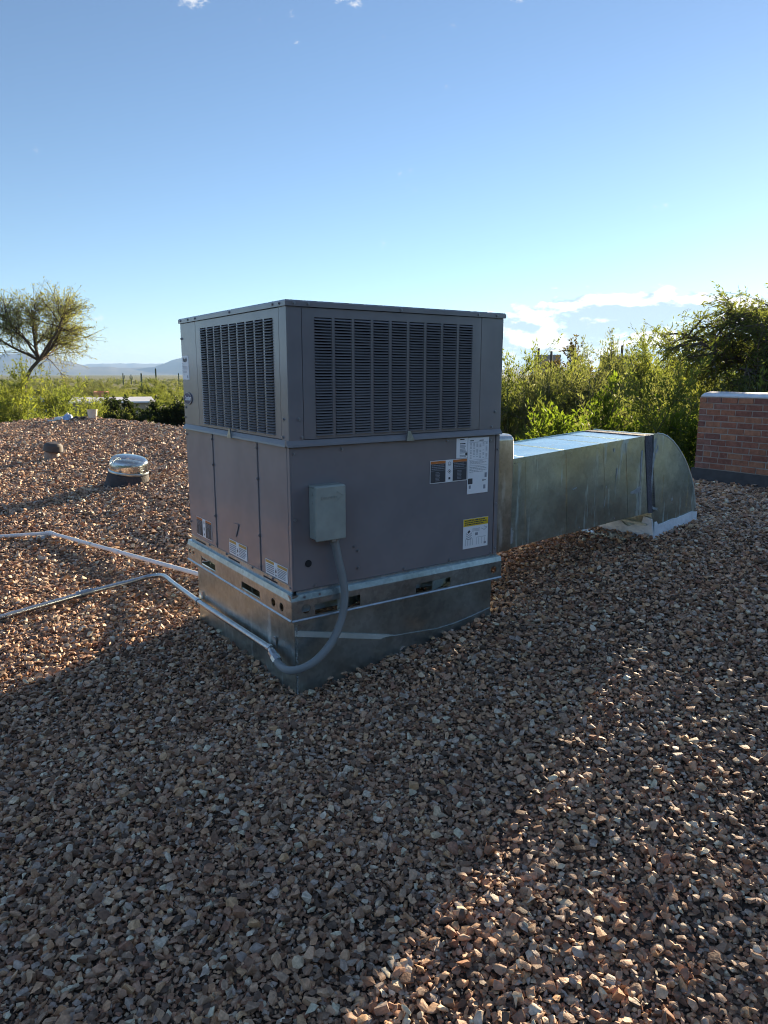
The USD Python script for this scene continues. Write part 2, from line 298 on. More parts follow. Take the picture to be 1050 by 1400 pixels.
M['roofbed'] = mat('roof_bed', {'g': ('geometry', {}), 'v': ('voronoi_texture', {'scale': 38.0}), 'sp': ('separate_color', {}), 'r': ('rgb_ramp', {'ramp': [(0.0, (0.035, 0.026, 0.02)), (0.45, (0.08, 0.057, 0.043)), (0.8, (0.14, 0.10, 0.073)), (1.0, (0.22, 0.17, 0.13))]}),
    'b': ('bump', {'strength': 0.9, 'distance': 0.012, 'invert': True}), 'p': ('principled_bsdf', {'roughness': 0.9})}, [('g.position', 'v.vector'), ('v.color', 'sp.color'), ('sp.r', 'r.fac'), ('r.color', 'p.base_color'), ('v.distance', 'b.height'), ('b.normal', 'p.normal')])
structure('roof', (np.column_stack([pts2, roof_z(pts2[:, 0], pts2[:, 1])]), tri), M['roofbed'], smooth=True)
zr = roof_z(ring[:, 0], ring[:, 1])
n = len(ring); i = np.arange(n); j = (i + 1) % n
outer = np.array(roof_poly.buffer(0.02, join_style=2).exterior.coords)
M['stucco'] = plain('tan_stucco', (0.34, 0.26, 0.19), 0.9, var=0.12, scale=2.0, bump=0.3, bscale=40.0)
wv = np.vstack([np.column_stack([ring, zr - 0.004]), np.column_stack([ring, np.full(n, -3.8)])])
structure('house_wall', (wv, np.stack([i, i + n, j + n, j], 1)), M['stucco'])

# land out to the horizon
rr = np.concatenate([[0.0], np.geomspace(4, 60000, 90)])
aa = np.radians(np.arange(0, 360, 3))
LX, LY = rr[:, None] * np.sin(aa), rr[:, None] * np.cos(aa)
LZ = land_z(LX, LY)
nr, na = LX.shape
i, j = np.meshgrid(np.arange(nr - 1), np.arange(na), indexing='ij'); k = (j + 1) % na
M['land'] = mat('desert_ground', {'g': ('geometry', {}), 'n': ('noise_texture', {'scale': 0.05, 'detail': 9.0, 'roughness': 0.65}), 'r': ('rgb_ramp', {'ramp': [(0.3, (0.11, 0.125, 0.035)), (0.5, (0.16, 0.16, 0.055)), (0.7, (0.24, 0.20, 0.11))]}),
    'p': ('principled_bsdf', {'roughness': 0.95, 'specular_ior_level': 0.1})}, [('g.position', 'n.vector'), ('n.fac', 'r.fac'), ('r.color', 'p.base_color')])
structure('ground', (np.stack([LX, LY, LZ], -1).reshape(-1, 3), np.stack([i * na + j, (i + 1) * na + j, (i + 1) * na + k, i * na + k], -1).reshape(-1, 4)), M['land'], smooth=True)

# blue mountain ranges
M['rock'] = mat('mountain_rock', {'g': ('geometry', {}), 'n': ('noise_texture', {'scale': 0.004, 'detail': 9.0, 'roughness': 0.7}), 'r': ('rgb_ramp', {'ramp': [(0.3, (0.06, 0.065, 0.045)), (0.7, (0.15, 0.125, 0.095))]}), 'p': ('principled_bsdf', {'roughness': 0.95, 'specular_ior_level': 0.1})}, [('g.position', 'n.vector'), ('n.fac', 'r.fac'), ('r.color', 'p.base_color')])
def mountains(dist, depth, prof, seed, rough):     # prof: (azimuth degrees, crest height above the camera in degrees)
    az = np.radians(np.arange(-75, 40.01, 0.16)); k = np.linspace(-1, 1, 33)
    A, K = np.meshgrid(az, k, indexing='ij')
    D = dist + K * depth
    X, Y = D * np.sin(A), D * np.cos(A)
    crest = np.interp(np.degrees(A), [p[0] for p in prof], [p[1] for p in prof])
    H = np.tan(np.radians(crest)) * dist + 20
    q = np.stack([X / (depth * 0.9), Y / (depth * 0.9), np.full_like(X, seed)], -1)
    rid = 1 - np.abs(2 * meshkit.fbm(q * 2.2, 5, seed) - 1)
    q2 = np.stack([np.degrees(A) * 0.9, np.full_like(A, seed), np.zeros_like(A)], -1)
    prof_noise = 1 + rough * (meshkit.fbm(q2, 4, seed + 3) - 0.5)
    shape = np.clip(1 - np.abs(K) ** 1.3, 0, 1)
    Z = -14 + (H * prof_noise) * shape * (0.62 + 0.38 * rid) * 1.12
    na_, nk = X.shape
    i, j = np.meshgrid(np.arange(na_ - 1), np.arange(nk - 1), indexing='ij')
    return (np.stack([X, Y, Z], -1).reshape(-1, 3), np.stack([i * nk + j, i * nk + j + 1, (i + 1) * nk + j + 1, (i + 1) * nk + j], -1).reshape(-1, 4))
structure('mountain_range', mountains(24000, 3600, [(-75, 0.5), (-40, 0.65), (-24, 0.55), (-20, 0.75), (-15, 0.70), (-12, 0.62), (-4, 0.9), (5, 0.5), (15, 0.15), (40, 0.1)], 4, 0.35), M['rock'], smooth=True)
structure('mountain_range', mountains(15500, 2400, [(-75, 0.5), (-40, 0.7), (-30, 1.0), (-26.5, 1.35), (-24.5, 1.1), (-22, 0.45), (-19.5, 0.38), (-17.5, 0.42), (-15.8, 1.05), (-12, 1.75), (-4, 2.2), (2, 1.6), (8, 0.4), (14, 0.08), (40, 0.05)], 11, 0.30), M['rock'], smooth=True)

# ------------------------------------------------------------------ the rooftop unit (local axes: x along its right face, y along its left face)
UW, UD = 1.270, 1.353
ZT, ZL, ZB = 1.812, 1.195, 0.515
unit = thing('rooftop_air_unit', 'large dark grey packaged air conditioner with louvred grilles standing on a metal curb', 'air conditioner', P0, YAW)
rng = np.random.default_rng(3)
# dark core behind the panels
mb = MB().box((0.045, 0.045, 0.50), (UW - 0.03, UD - 0.03, 1.78)); obj('inner_cabinet', mb, M['coil'], unit)
# top cover with its turned-down lip
mb = MB().hull([(x, y, z) for x in (-.008, UW + .008) for y in (-.008, UD + .008) for z in (1.786, 1.806)] + [(x, y, ZT) for x in (-.003, UW + .003) for y in (-.003, UD + .003)])
obj('top_cover', mb, M['paint'], unit)
# corner posts and side posts
Lpost = Polygon([(0.003, 0), (0.072, 0), (0.072, 0.014), (0.014, 0.014), (0.014, 0.072), (0, 0.072), (0, 0.003)])
up = lambda z0: (lambda v: np.stack([v[:, 0], v[:, 1], z0 + v[:, 2]], 1))
obj('corner_post', MB().extrude(Lpost, 1.785 - 1.209, up(1.209)), M['paint'], unit)
obj('corner_post', MB().box((1.1165, 0, 1.209), (UW, 0.014, 1.785), .002).box((UW - .014, 0.0145, 1.209), (UW, 0.10, 1.785), .002), M['paint'], unit)
obj('corner_post', MB().box((0, 1.1075, 1.209), (0.014, UD, 1.785), .002).box((0.0145, UD - .014, 1.209), (0.10, UD, 1.785), .002), M['paint'], unit)
# grille panels: nine columns of forty-one stamped louvres
ROWS, GZ0, GZ1 = 41, 1.226, 1.744
PIT = (GZ1 - GZ0) / ROWS
def grille(u0, u1, c0, c1, fn, name_loose):
    gap = 0.0145; cw = (c1 - c0 - 8 * gap) / 9
    poly = sbox(u0, 1.2125, u1, 1.783)
    for q in range(9): poly = poly.difference(sbox(c0 + q * (cw + gap), GZ0, c0 + q * (cw + gap) + cw, GZ1))
    panel = obj('grille_panel', MB().extrude(poly, 0.010, lambda v: fn(np.column_stack([v[:, 0], v[:, 1], v[:, 2] - 0.010]))), M['paint'], unit)
    def slat(mb, q, r):
        a, b2 = c0 + q * (cw + gap), c0 + q * (cw + gap) + cw
        zt = GZ0 + (r + 1) * PIT - 0.0054; zb = zt - 0.0070
        prof = [(-0.004, zt), (-0.003, zt + .0012), (0.0085, zb + .0012), (0.0085, zb)]         # (out, z): sheds outwards
        e = 0.004
        v = [(a, z, h) for h, z in prof[:2]] + [(a + e, z, h) for h, z in prof[2:]] + [(b2, z, h) for h, z in prof[:2]] + [(b2 - e, z, h) for h, z in prof[2:]]
        mb.add(fn(np.array(v)), [[0, 1, 2], [0, 2, 3], [4, 6, 5], [4, 7, 6], [0, 4, 5], [0, 5, 1], [1, 5, 6], [1, 6, 2], [2, 6, 7], [2, 7, 3], [3, 7, 4], [3, 4, 0]])
        # cheek that closes the louvre's end
        for xe, xi in ((a, a + e), (b2, b2 - e)):
            mb.add(fn(np.array([(xe, zt, -0.001), (xi, zb, 0.0083), (xe, zb, -0.001)])), [[0, 1, 2]])
    rest = MB(); loose = 0
    for q in range(9):
        for r in range(ROWS - 1, -1, -1):
            if name_loose and loose < 300:
                obj('louver', slat_m(slat, q, r), M['paint'], panel); loose += 1
            else: slat(rest, q, r)
    obj('louver', rest, M['paint'], panel, kind='stuff')
def slat_m(slat, q, r):
    mb = MB(); slat(mb, q, r); return mb
grille(0.075, 1.1135, 0.136, 1.056, frontmap(0.0), True)
grille(0.075, 1.1045, 0.133, 1.034, leftmap(0.0), False)
# drip ledge round the middle, sloping outwards
def ledge(u0, u1, fn):
    prof = [(-0.012, 1.2095), (0.000, 1.2095), (0.014, 1.190), (0.016, 1.181), (0.012, 1.181), (-0.012, 1.187)]
    v = [(u, z, h) for u in (u0, u1) for h, z in prof]; k = len(prof)
    f = [[q, (q + 1) % k, k + (q + 1) % k, k + q] for q in range(k)]
    mb = MB().add(fn(np.array(v)), f)
    mb.add(fn(np.array(v)), [[0, q, q + 1] for q in range(1, k - 1)] + [[k, k + q + 1, k + q] for q in range(1, k - 1)])
    return mb
M['paintl'] = plain('ledge_paint', (0.19, 0.18, 0.185), 0.32, var=0.06)
obj('drip_ledge', ledge(-0.016, UW, frontmap(0.0)), M['paintl'], unit)
obj('drip_ledge', ledge(0.013, UD, leftmap(0.0)), M['paintl'], unit)
# lower panels
obj('access_panel', MB().box((0.006, 0.001, ZB), (1.2375, 0.013, 1.1795), .0025), M['paint'], unit)
obj('corner_strip', MB().box((1.2425, 0.001, ZB), (UW, 0.013, 1.1795), .002).box((UW - .013, 0.0135, ZB), (UW, UD, 1.785), .002), M['paint'], unit)
obj('corner_strip', MB().box((0.0, 0.003, ZB), (0.013, 0.0275, 1.1795), .002), M['paint'], unit)
for u0, u1 in ((0.031, 0.338), (0.350, 0.919), (0.930, UD)):
    obj('access_panel', MB().box((0.001, u0, ZB + .022), (0.013, u1, 1.1795), .0025), M['paint'], unit)
for u in (0.344, 0.9245):
    obj('seam_flange', MB().box((-0.004, u - .0045, ZB + .022), (0.006, u + .0045, 1.176), .0025), M['paint'], unit)
obj('base_pan', MB().box((0.003, 0.02, 0.5005), (0.012, UD, ZB + .020), .001).box((0.02, 0.003, 0.5005), (UW, 0.012, ZB - .002), .001), M['galv'], unit)
for u in (0.17, 0.62, 1.12): obj('drain_slot', MB().box((0.001, u, 0.513), (0.006, u + 0.15, 0.520)), M['dark'], unit)
# latch tabs
for fn, u in ((frontmap(0.0), 0.645), (leftmap(0.0), 0.632)):
    obj('latch_tab', MB().extrude(Polygon([(u - .018, 1.178), (u + .030, 1.178), (u + .026, 1.190), (u + .004, 1.226), (u - .010, 1.226)]), 0.006, lambda v, fn=fn: fn(np.column_stack([v[:, 0], v[:, 1], v[:, 2] + .015]))), M['galv'], unit)
# hex screws
def screw(fn, u, z, r=0.0058, off=0.0):
    a = np.linspace(0, 2 * math.pi, 7)[:-1]
    mb = MB()
    mb.extrude(Point(u, z).buffer(r * 1.45, 6), 0.0016, lambda v: fn(np.column_stack([v[:, 0], v[:, 1], v[:, 2] + off])))
    mb.extrude(Polygon([(u + r * math.cos(q), z + r * math.sin(q)) for q in a]), 0.005, lambda v: fn(np.column_stack([v[:, 0], v[:, 1], v[:, 2] + off + .0014])))
    obj('screw', mb, M['bolt'], unit)
FR, FL = frontmap(0.0), leftmap(0.0)
for u, z in ((0.035, 1.799), (0.105, 1.798), (0.601, 1.797), (1.088, 1.797), (1.215, 1.797)): screw(FR, u, z, off=.007)
for u, z in ((1.321, 1.799), (1.199, 1.799), (1.082, 1.799), (0.599, 1.799), (0.115, 1.799), (0.050, 1.799)): screw(FL, u, z, off=.007)
for u, z in ((0.050, 1.303), (0.064, 1.222), (1.227, 1.303), (1.205, 1.222), (0.269, 1.158), (0.631, 0.528), (0.930, 0.528), (1.225, 0.528), (0.115, 0.528), (0.334, 0.684), (0.355, 0.661), (0.354, 0.577), (1.20, 1.15)): screw(FR, u, z)
for u, z in ((0.049, 1.303), (0.060, 1.222), (1.320, 1.308)): screw(FL, u, z)
for u, z in ((0.9245, 1.009), (0.344, 1.002), (0.9245, 0.722), (0.344, 0.718)): screw(FL, u, z, off=.004)
for u, z in ((0.454, 0.528), (0.215, 0.528), (0.793, 0.528), (0.03, 0.528), (1.05, 0.528)): screw(FL, u, z, r=.005, off=-.003)
for u, z in ((0.02, 1.150), (0.02, 0.85), (0.9, 1.163), (1.2555, 1.10), (1.2555, 0.80), (1.2555, 0.55)): screw(FR, u, z, r=.0048, off=-.001)
for u, z in ((1.33, 1.15), (1.33, 0.62), (0.9245, 1.15), (0.344, 1.15), (0.9245, 0.56), (0.344, 0.56), (1.335, 1.25), (1.335, 1.70)): screw(FL, u, z, r=.0048, off=.002)
obj('port_hole', MB().extrude(Point(0.082, 0.639).buffer(0.017, 10), 0.002, FR), M['dark'], unit)
obj('door_pull', MB().extrude(Polygon([(0.655, 0.726), (0.600, 0.728), (0.600, 0.722), (0.612, 0.700), (0.640, 0.655), (0.648, 0.655), (0.632, 0.690), (0.622, 0.719), (0.655, 0.720)]), 0.004, FL), M['paintl'], unit)
# base rail with fork slots and lifting holes
def rail(u0, u1, slots, holes, fn):
    out = 0.020
    def shift(k): return lambda v: fn(np.column_stack([v[:, 0], v[:, 1], v[:, 2] + k]))
    poly = sbox(u0, 0.386, u1, 0.474)
    for a, b2, z0, z1 in slots: poly = poly.difference(sbox(a + .004, z0 + .004, b2 - .004, z1 - .004).buffer(.004, 2))
    for u, z, r in holes: poly = poly.difference(Point(u, z).buffer(r, 8))
    mb = MB().extrude(poly, 0.004, shift(out - .004))
    prof = [(out, 0.474), (0.012, 0.500), (-0.02, 0.502), (-0.02, 0.498), (0.010, 0.495), (out - .004, 0.474)]
    low = [(out, 0.386), (out + .006, 0.380), (out + .006, 0.374), (-0.02, 0.371), (-0.02, 0.375), (out - .004, 0.386)]
    for pr in (prof, low):
        k = len(pr); v = np.array([(u, z, h) for u in (u0, u1) for h, z in pr])
        mb.add(fn(v), [[q, (q + 1) % k, k + (q + 1) % k, k + q] for q in range(k)])
        mb.add(fn(v), [[0, q, q + 1] for q in range(1, k - 1)] + [[k, k + q + 1, k + q] for q in range(1, k - 1)])
    p = obj('base_rail', mb, M['galv'], unit)
    web = MB()                                     # channel seen through the slots
    web.add(fn(np.array([(u0 + .02, 0.392, -0.045), (u1 - .02, 0.392, -0.045), (u1 - .02, 0.472, -0.045), (u0 + .02, 0.472, -0.045)])), [[0, 1, 2, 3]])
    for a, b2, z0, z1 in slots: web.add(fn(np.array([(a + (b2 - a) * .5, z0 - .01, 0.010), (b2 + .02, z0 - .01, -0.044), (b2 + .02, z1 + .01, -0.044), (a + (b2 - a) * .5, z1 + .01, 0.010)])), [[0, 1, 2, 3]])
    obj('inner_web', web, M['curbm'], p)
rail(-0.020, UW + .020, [(0.102, 0.354, 0.393, 0.446), (0.693, 0.922, 0.392, 0.440)], [(0.055, 0.431, .023), (1.232, 0.431, .022)], frontmap(0.0))
rail(-0.0155, UD + .020, [(0.922, 1.140, 0.397, 0.447), (0.326, 0.552, 0.396, 0.437)], [(0.173, 0.424, .021), (0.084, 0.424, .021), (1.332, 0.438, .019), (1.268, 0.438, .019)], leftmap(0.0))
for u in (0.05, 0.13, 1.20, 1.255): screw(frontmap(-0.020), u, 0.487 if u < .5 else .47, r=.0045, off=-.004)

# stickers: sheets with their print
def words(x0, x1, z0, z1, rows, r, fill=0.5, ragged=0.25):
    out = []; dz = (z1 - z0) / rows
    for k in range(rows):
        x, zz = x0, z1 - (k + .5) * dz; end = x1 - (x1 - x0) * ragged * r.random() * (k == rows - 1 or r.random() < .3)
        while x < end:
            w = (x1 - x0) * (0.05 + 0.12 * r.random()); w = min(w, end - x)
            out.append((x, x + w * .82, zz - dz * fill / 2, zz + dz * fill / 2)); x += w
    return out
def sticker(name, fn, rect, layers, label=None, flip=False):
    x0, x1, z0, z1 = rect
    s = obj(name, MB().extrude(sbox(x0, z0, x1, z1), 0.0012, fn), M['white'], unit, label=label)
    for lname, m, rects, lift in layers:
        groups = [[q] for q in rects] if len(rects) <= 4 else [rects]
        for gr in groups:
            mb = MB()
            for q in gr:
                g = q if isinstance(q, shapely.Geometry) else sbox(q[0], q[2], q[1], q[3])
                if flip: g = shapely.affinity.scale(g, -1, 1, origin=((x0 + x1) / 2, 0))
                mb.extrude(g, 0.0006, lambda v: fn(np.column_stack([v[:, 0], v[:, 1], v[:, 2] + 0.0012 + lift])))
            obj(lname, mb, m, s, kind='stuff' if len(gr) > 1 else None)
from shapely import affinity
r = np.random.default_rng(8)
# two white data sheets, upper right
sticker('data_sheet', FR, (0.962, 1.0385, 1.068, 1.172), [('print', M['greyink'], words(.985, 1.03, 1.072, 1.085, 2, r) + words(.985, 1.03, 1.092, 1.112, 3, r) + words(.985, 1.03, 1.120, 1.138, 3, r), 0), ('print', M['ink'], [(0.985, 1.015, 1.163, 1.168), (0.985, 1.022, 1.141, 1.146), (0.985, 1.02, 1.114, 1.117), (1.022, 1.036, 1.080, 1.096)], 0)])
tab = [(x, x + .012, z, z + .0022) for x in np.linspace(1.055, 1.165, 6) for z in np.linspace(1.062, 1.140, 13) if r.random() < .75]
sticker('data_sheet', FR, (1.041, 1.188, 0.872, 1.1705), [('print', M['greyink'], tab + words(1.055, 1.175, 1.030, 1.048, 3, r, .35) + words(1.055, 1.175, 0.985, 1.018, 4, r, .3) + [(1.05, 1.18, 1.146, 1.1475), (1.05, 1.18, 1.052, 1.0533), (1.05, 1.18, 1.022, 1.0232)] + [(1.053, 1.066, .90, .918), (1.155, 1.17, .893, .915), (1.163, 1.178, .955, .98)], 0),
    ('print', M['ink'], [sbox(1.049, .928, 1.074, .952).buffer(.003), (1.055, 1.080, 1.153, 1.158), (1.12, 1.15, 1.153, 1.157), Point(1.152, .940).buffer(.006).difference(Point(1.152, .940).buffer(.004)), (1.158, 1.172, .938, .942)], 0)])
# hazard label with two black fields
flame = Polygon([(0, -.007), (.005, -.004), (.004, .001), (.001, .008), (-.001, .002), (-.004, .001), (-.005, -.004)])
def hazard(fn, x0, x1, z0, z1, header, flip=False, ink=M['ink']):
    w, h = x1 - x0, z1 - z0; cx = x0 + w * .51
    lay = [('header', header, [(x0 + .01 * w, x0 + .405 * w, z1 - .135 * h, z1 - .02 * h), (x0 + .605 * w, x0 + .985 * w, z1 - .135 * h, z1 - .02 * h)], 0),
           ('print', ink, [(x0 + .01 * w, x0 + .405 * w, z0 + .03 * h, z1 - .14 * h), (x0 + .605 * w, x0 + .985 * w, z0 + .03 * h, z1 - .14 * h)], 0),
           ('print', M['greyink'], words(x0 + .04 * w, x0 + .38 * w, z1 - .40 * h, z1 - .17 * h, 3, r, .4) + words(x0 + .63 * w, x0 + .95 * w, z1 - .38 * h, z1 - .17 * h, 3, r, .4) + words(x0 + .14 * w, x0 + .26 * w, z0 + .08 * h, z0 + .5 * h, 7, r, .45) + words(x0 + .72 * w, x0 + .84 * w, z0 + .08 * h, z0 + .5 * h, 7, r, .45) + [(x0 + .02 * w, x0 + .40 * w, z0 + .555 * h, z0 + .57 * h), (x0 + .61 * w, x0 + .98 * w, z0 + .555 * h, z0 + .57 * h)], .0006)]
    k = h / .127
    dia = affinity.translate(affinity.rotate(sbox(-.0095 * k, -.0095 * k, .0095 * k, .0095 * k).difference(sbox(-.0078 * k, -.0078 * k, .0078 * k, .0078 * k)), 45, origin=(0, 0)), cx, z0 + .48 * h)
    lay.append(('symbol', M['ink'], [dia, affinity.translate(affinity.scale(flame, k * .8, k * .8, origin=(0, 0)), cx, z0 + .48 * h), Point(cx, z0 + .82 * h).buffer(.011 * k).difference(Point(cx, z0 + .82 * h).buffer(.0095 * k)), affinity.translate(sbox(-.006 * k, -.001, .006 * k, .001), cx, z0 + .8 * h), (cx - .006 * k, cx + .007 * k, z0 + .12 * h, z0 + .22 * h)], 0))
    sticker('warning_label', fn, (x0, x1, z0, z1), lay, flip=flip)
hazard(FR, 0.790, 1.0385, 0.949, 1.0655, M['orange'])
# yellow headed instruction sheet
X0, X1, Z0, Z1 = 1.020, 1.198, 0.573, 0.736
lay = [('header', M['yellow'], [(X0 + .001, X1 - .001, Z1 - .040, Z1 - .001)], 0),
       ('print', M['ink'], words(X0 + .010, X1 - .010, Z1 - .036, Z1 - .004, 3, r, .5) + [affinity.translate(affinity.rotate(sbox(-.008, -.006, .008, .006), 45, origin=(0, 0)), X0 + .040, Z0 + .092)], .0006),
       ('diagram', M['greyink'], [(x, x + .0016, Z0 + .016, Z0 + .052) for x in (X0 + .018, X0 + .034, X0 + .050, X0 + .066, X0 + .094, X0 + .112, X0 + .134, X0 + .155)] + [(X0 + .018, X0 + .068, Z0 + .050, Z0 + .0516), (X0 + .094, X0 + .165, Z0 + .055, Z0 + .0566), (X0 + .085, X0 + .105, Z0 + .068, Z0 + .083), (X0 + .150, X0 + .165, Z0 + .014, Z0 + .026)]
        + [shapely.LineString([(X0 + .022, Z0 + .084 - q), (X0 + .040, Z0 + .072 - q), (X0 + .060, Z0 + .084 - q)]).buffer(.0014) for q in (0, .012, .024)] + [shapely.LineString([(X0 + .130, Z0 + .103), (X0 + .150, Z0 + .092), (X0 + .170, Z0 + .104), (X0 + .150, Z0 + .112)]).buffer(.001)] + words(X0 + .064, X0 + .12, Z0 + .09, Z0 + .108, 3, r, .3), 0)]
sticker('instruction_label', FR, (X0, X1, Z0, Z1), lay)
# labels along the foot of the left face (they read from the far end towards the corner, so they are laid out mirrored)
hazard(FL, 0.998, 1.240, 0.559, 0.669, M['orange'], flip=True)
def caution(x0, x1, z0, z1):
    w, h = x1 - x0, z1 - z0
    sticker('caution_label', FL, (x0, x1, z0, z1), [('header', M['amber'], [(x0 + .02 * w, x0 + .40 * w, z1 - .22 * h, z1 - .04 * h), (x0 + .56 * w, x0 + .98 * w, z1 - .22 * h, z1 - .04 * h)], 0),
        ('print', M['greyink'], words(x0 + .04 * w, x0 + .40 * w, z0 + .08 * h, z1 - .27 * h, 5, r, .5) + words(x0 + .56 * w, x0 + .96 * w, z0 + .08 * h, z1 - .27 * h, 6, r, .5), 0),
        ('symbol', M['ink'], [affinity.translate(affinity.scale(flame, 1.4, 1.7, origin=(0, 0)), x0 + .48 * w, z0 + .45 * h), (x0 + .46 * w, x0 + .50 * w, z0 + .08 * h, z0 + .2 * h)], 0)], flip=True)
caution(0.508, 0.742, 0.546, 0.626); caution(0.050, 0.286, 0.543, 0.616)
# data plate and oval badge on the left post
lr = affinity.translate
px0, px1 = 1.238, 1.350
scr = [shapely.LineString(p).buffer(.0028) for p in ([(0.010, .030), (0.013, .012), (0.026, .034), (0.028, .012)], [(0.036, .026), (0.036, .014), (0.044, .012), (0.046, .026)], [(0.054, .012), (0.056, .032), (0.063, .016), (0.068, .032), (0.070, .014)])]
sticker('data_plate', FL, (px0, px1, 1.468, 1.603), [('lettering', M['ink'], [lr(g, px0 + .012, 1.558) for g in scr], 0), ('print', M['greyink'], words(px0 + .01, px1 - .02, 1.505, 1.548, 6, r, .25) + [(px1 - .030, px1 - .018, 1.476, 1.492)], 0)], flip=True)
ov = affinity.scale(Point(1.275, 1.360).buffer(1, 12), 0.068, 0.036)
badge = obj('oval_badge', MB().extrude(ov, 0.004, FL), M['blue'], unit)
obj('rim', MB().extrude(ov.difference(affinity.scale(ov, .90, .86)), 0.0016, lambda v: FL(np.column_stack([v[:, 0], v[:, 1], v[:, 2] + .004]))), M['bolt'], badge)
tx = meshkit.text_mesh('Carrier', 0.024, 0.0014, bold=True); tv = np.array(tx.vertices); tv[:, 0] -= tv[:, 0].mean(); tw = np.ptp(tv[:, 0]); tv[:, 0] *= 0.100 / tw
obj('lettering', MB().add(FL(np.column_stack([1.275 - tv[:, 0], 1.350 + tv[:, 1], tv[:, 2] + .004])), tx.faces), M['white'], badge)

# ------------------------------------------------------------------ the curb under it
curb = thing('roof_curb', 'galvanised sheet metal curb with a tapered skirt between the air conditioner and the gravel', 'roof curb', P0, YAW)
def lz(x, y):
    p = loc2w(x, y); return float(roof_z(p[0], p[1]))
CX0, CX1, CY0, CY1 = 0.004, 1.238, 0.004, 1.275
def curbwall(fn, u0, u1, gfun, thick=.004):
    us = np.linspace(u0, u1, 9)
    poly = Polygon([(u, gfun(u) - .06) for u in us] + [(u1, .372), (u0, .372)])
    return MB().extrude(poly, thick, lambda v: fn(np.column_stack([v[:, 0], v[:, 1], v[:, 2] - thick])))
obj('skirt_panel', curbwall(frontmap(CY0), CX0, CX1, lambda u: lz(u, CY0)), M['curbm'], curb)
obj('skirt_panel', curbwall(leftmap(CX0), CY0 + .004, CY1, lambda u: lz(CX0, u)), M['curbm'], curb)
obj('skirt_panel', curbwall(leftmap(CX1, 1.0), CY0 + .004, CY1, lambda u: lz(CX1, u)), M['curbm'], curb)
obj('skirt_panel', curbwall(frontmap(CY1, 1.0), CX0 + .004, CX1 - .004, lambda u: lz(u, CY1)), M['curbm'], curb)
# overlapping lower skirt with its curved upper edge and the pale folded strip
upper = [(0.0, .300), (0.484, .182), (0.565, .181), (0.70, .172), (0.853, .160), (0.98, .166), (1.10, .182), (1.236, .205)]
us = np.linspace(CX0, 1.236, 9)
poly = Polygon([(u, lz(u, 0) - .05) for u in us] + upper[::-1])
obj('lower_skirt', MB().extrude(poly, .0035, frontmap(CY0 - .0005)), M['curbm'], curb)
obj('folded_strip', MB().extrude(Polygon([(0.002, .328), (0.002, .300), (0.484, .1815), (0.498, .186), (0.565, .186)]), .007, frontmap(CY0 - .0005)), M['strip'], curb)
pts = []
for k, z in enumerate(np.linspace(-0.01, .37, 40)):
    w = .004 + .006 * rng.random() * (1.6 if z < .22 else .9); pts.append((z, w))
obj('corner_seam', MB().hull([(CX0 - .004, CY0 - .006, z) for z in (-.03, .37)] + [(CX0 + .022, CY0 - .0045, z) for z in (-.03, .37)] + [(CX0 - .0045, CY0 + .022, z) for z in (-.03, .37)]), M['curbm'], curb)
mb = MB()
for z in np.arange(-0.005, .365, .012):
    rr_ = .0018 + .0034 * rng.random()
    t = trimesh.creation.icosphere(1, rr_); t.apply_scale([1, .6, 1.6]); t.apply_translation((CX0 + .004 + .006 * rng.random(), CY0 - .007, z + .006 * rng.random())); mb.tm(t)
obj('corner_caulk', mb, M['caulk'], curb, kind='stuff')
for u, z in ((.03, .35), (.62, .10)): 
    obj('screw', MB().extrude(Point(u, z).buffer(.006, 4), .004, frontmap(CY0 - .0035)), M['bolt'], curb)

# ------------------------------------------------------------------ disconnect box on the right face
DB = thing('disconnect_box', 'grey green steel disconnect box screwed to the front of the air conditioner', 'electrical box', loc2w(0, 0), YAW)
DX0, DX1, DZ0, DZ1, DD = 0.088, 0.246, 0.752, 1.003, 0.072
obj('enclosure', MB().box((DX0 + .003, -.058, DZ0 + .006), (DX1 - .003, -.001, DZ1 - .006), .003), M['box'], DB)
cv = obj('cover', MB().box((DX0, -DD, DZ0), (DX1, -.0585, DZ1), .004).box((DX0 + .001, -.060, DZ1 - .005), (DX1 - .001, -.002, DZ1 + .002), .002), M['box'], DB)
# raised mark on the cover: a row of letters running into a chevron
mk = [(DX0 + .030 + q * .017, DX0 + .042 + q * .017, .945, .958) for q in range(5)]
for a, b2, z0, z1 in mk:
    obj('raised_letter', MB().extrude(sbox(a, z0, b2, z1).difference(sbox(a + .003, z0 + .003, b2 - .003, z1 - .003)), .0016, frontmap(-DD)), M['box'], cv)
obj('raised_chevron', MB().extrude(shapely.LineString([(DX1 - .046, .976), (DX1 - .014, .957), (DX1 - .042, .936)]).buffer(.002), .002, frontmap(-DD)), M['box'], cv)
for z in (.79, .85, .93, .97): obj('knockout', MB().extrude(Point(-.030, z).buffer(.010, 8), .002, lambda v: np.stack([DX0 + .003 - v[:, 2], v[:, 0], v[:, 1]], 1)), M['box'], DB)
obj('hasp', MB().box((.170, -.070, DZ0 - .010), (.192, -.062, DZ0 + .012), .002), M['galv'], DB)
obj('conduit_hub', MB().tube([(.205, -.034, DZ0 + .008), (.205, -.034, DZ0 - .012)], .024, 12).tube([(.205, -.034, DZ0 - .010), (.205, -.034, DZ0 - .032)], .0205, 8), M['whip'], DB)

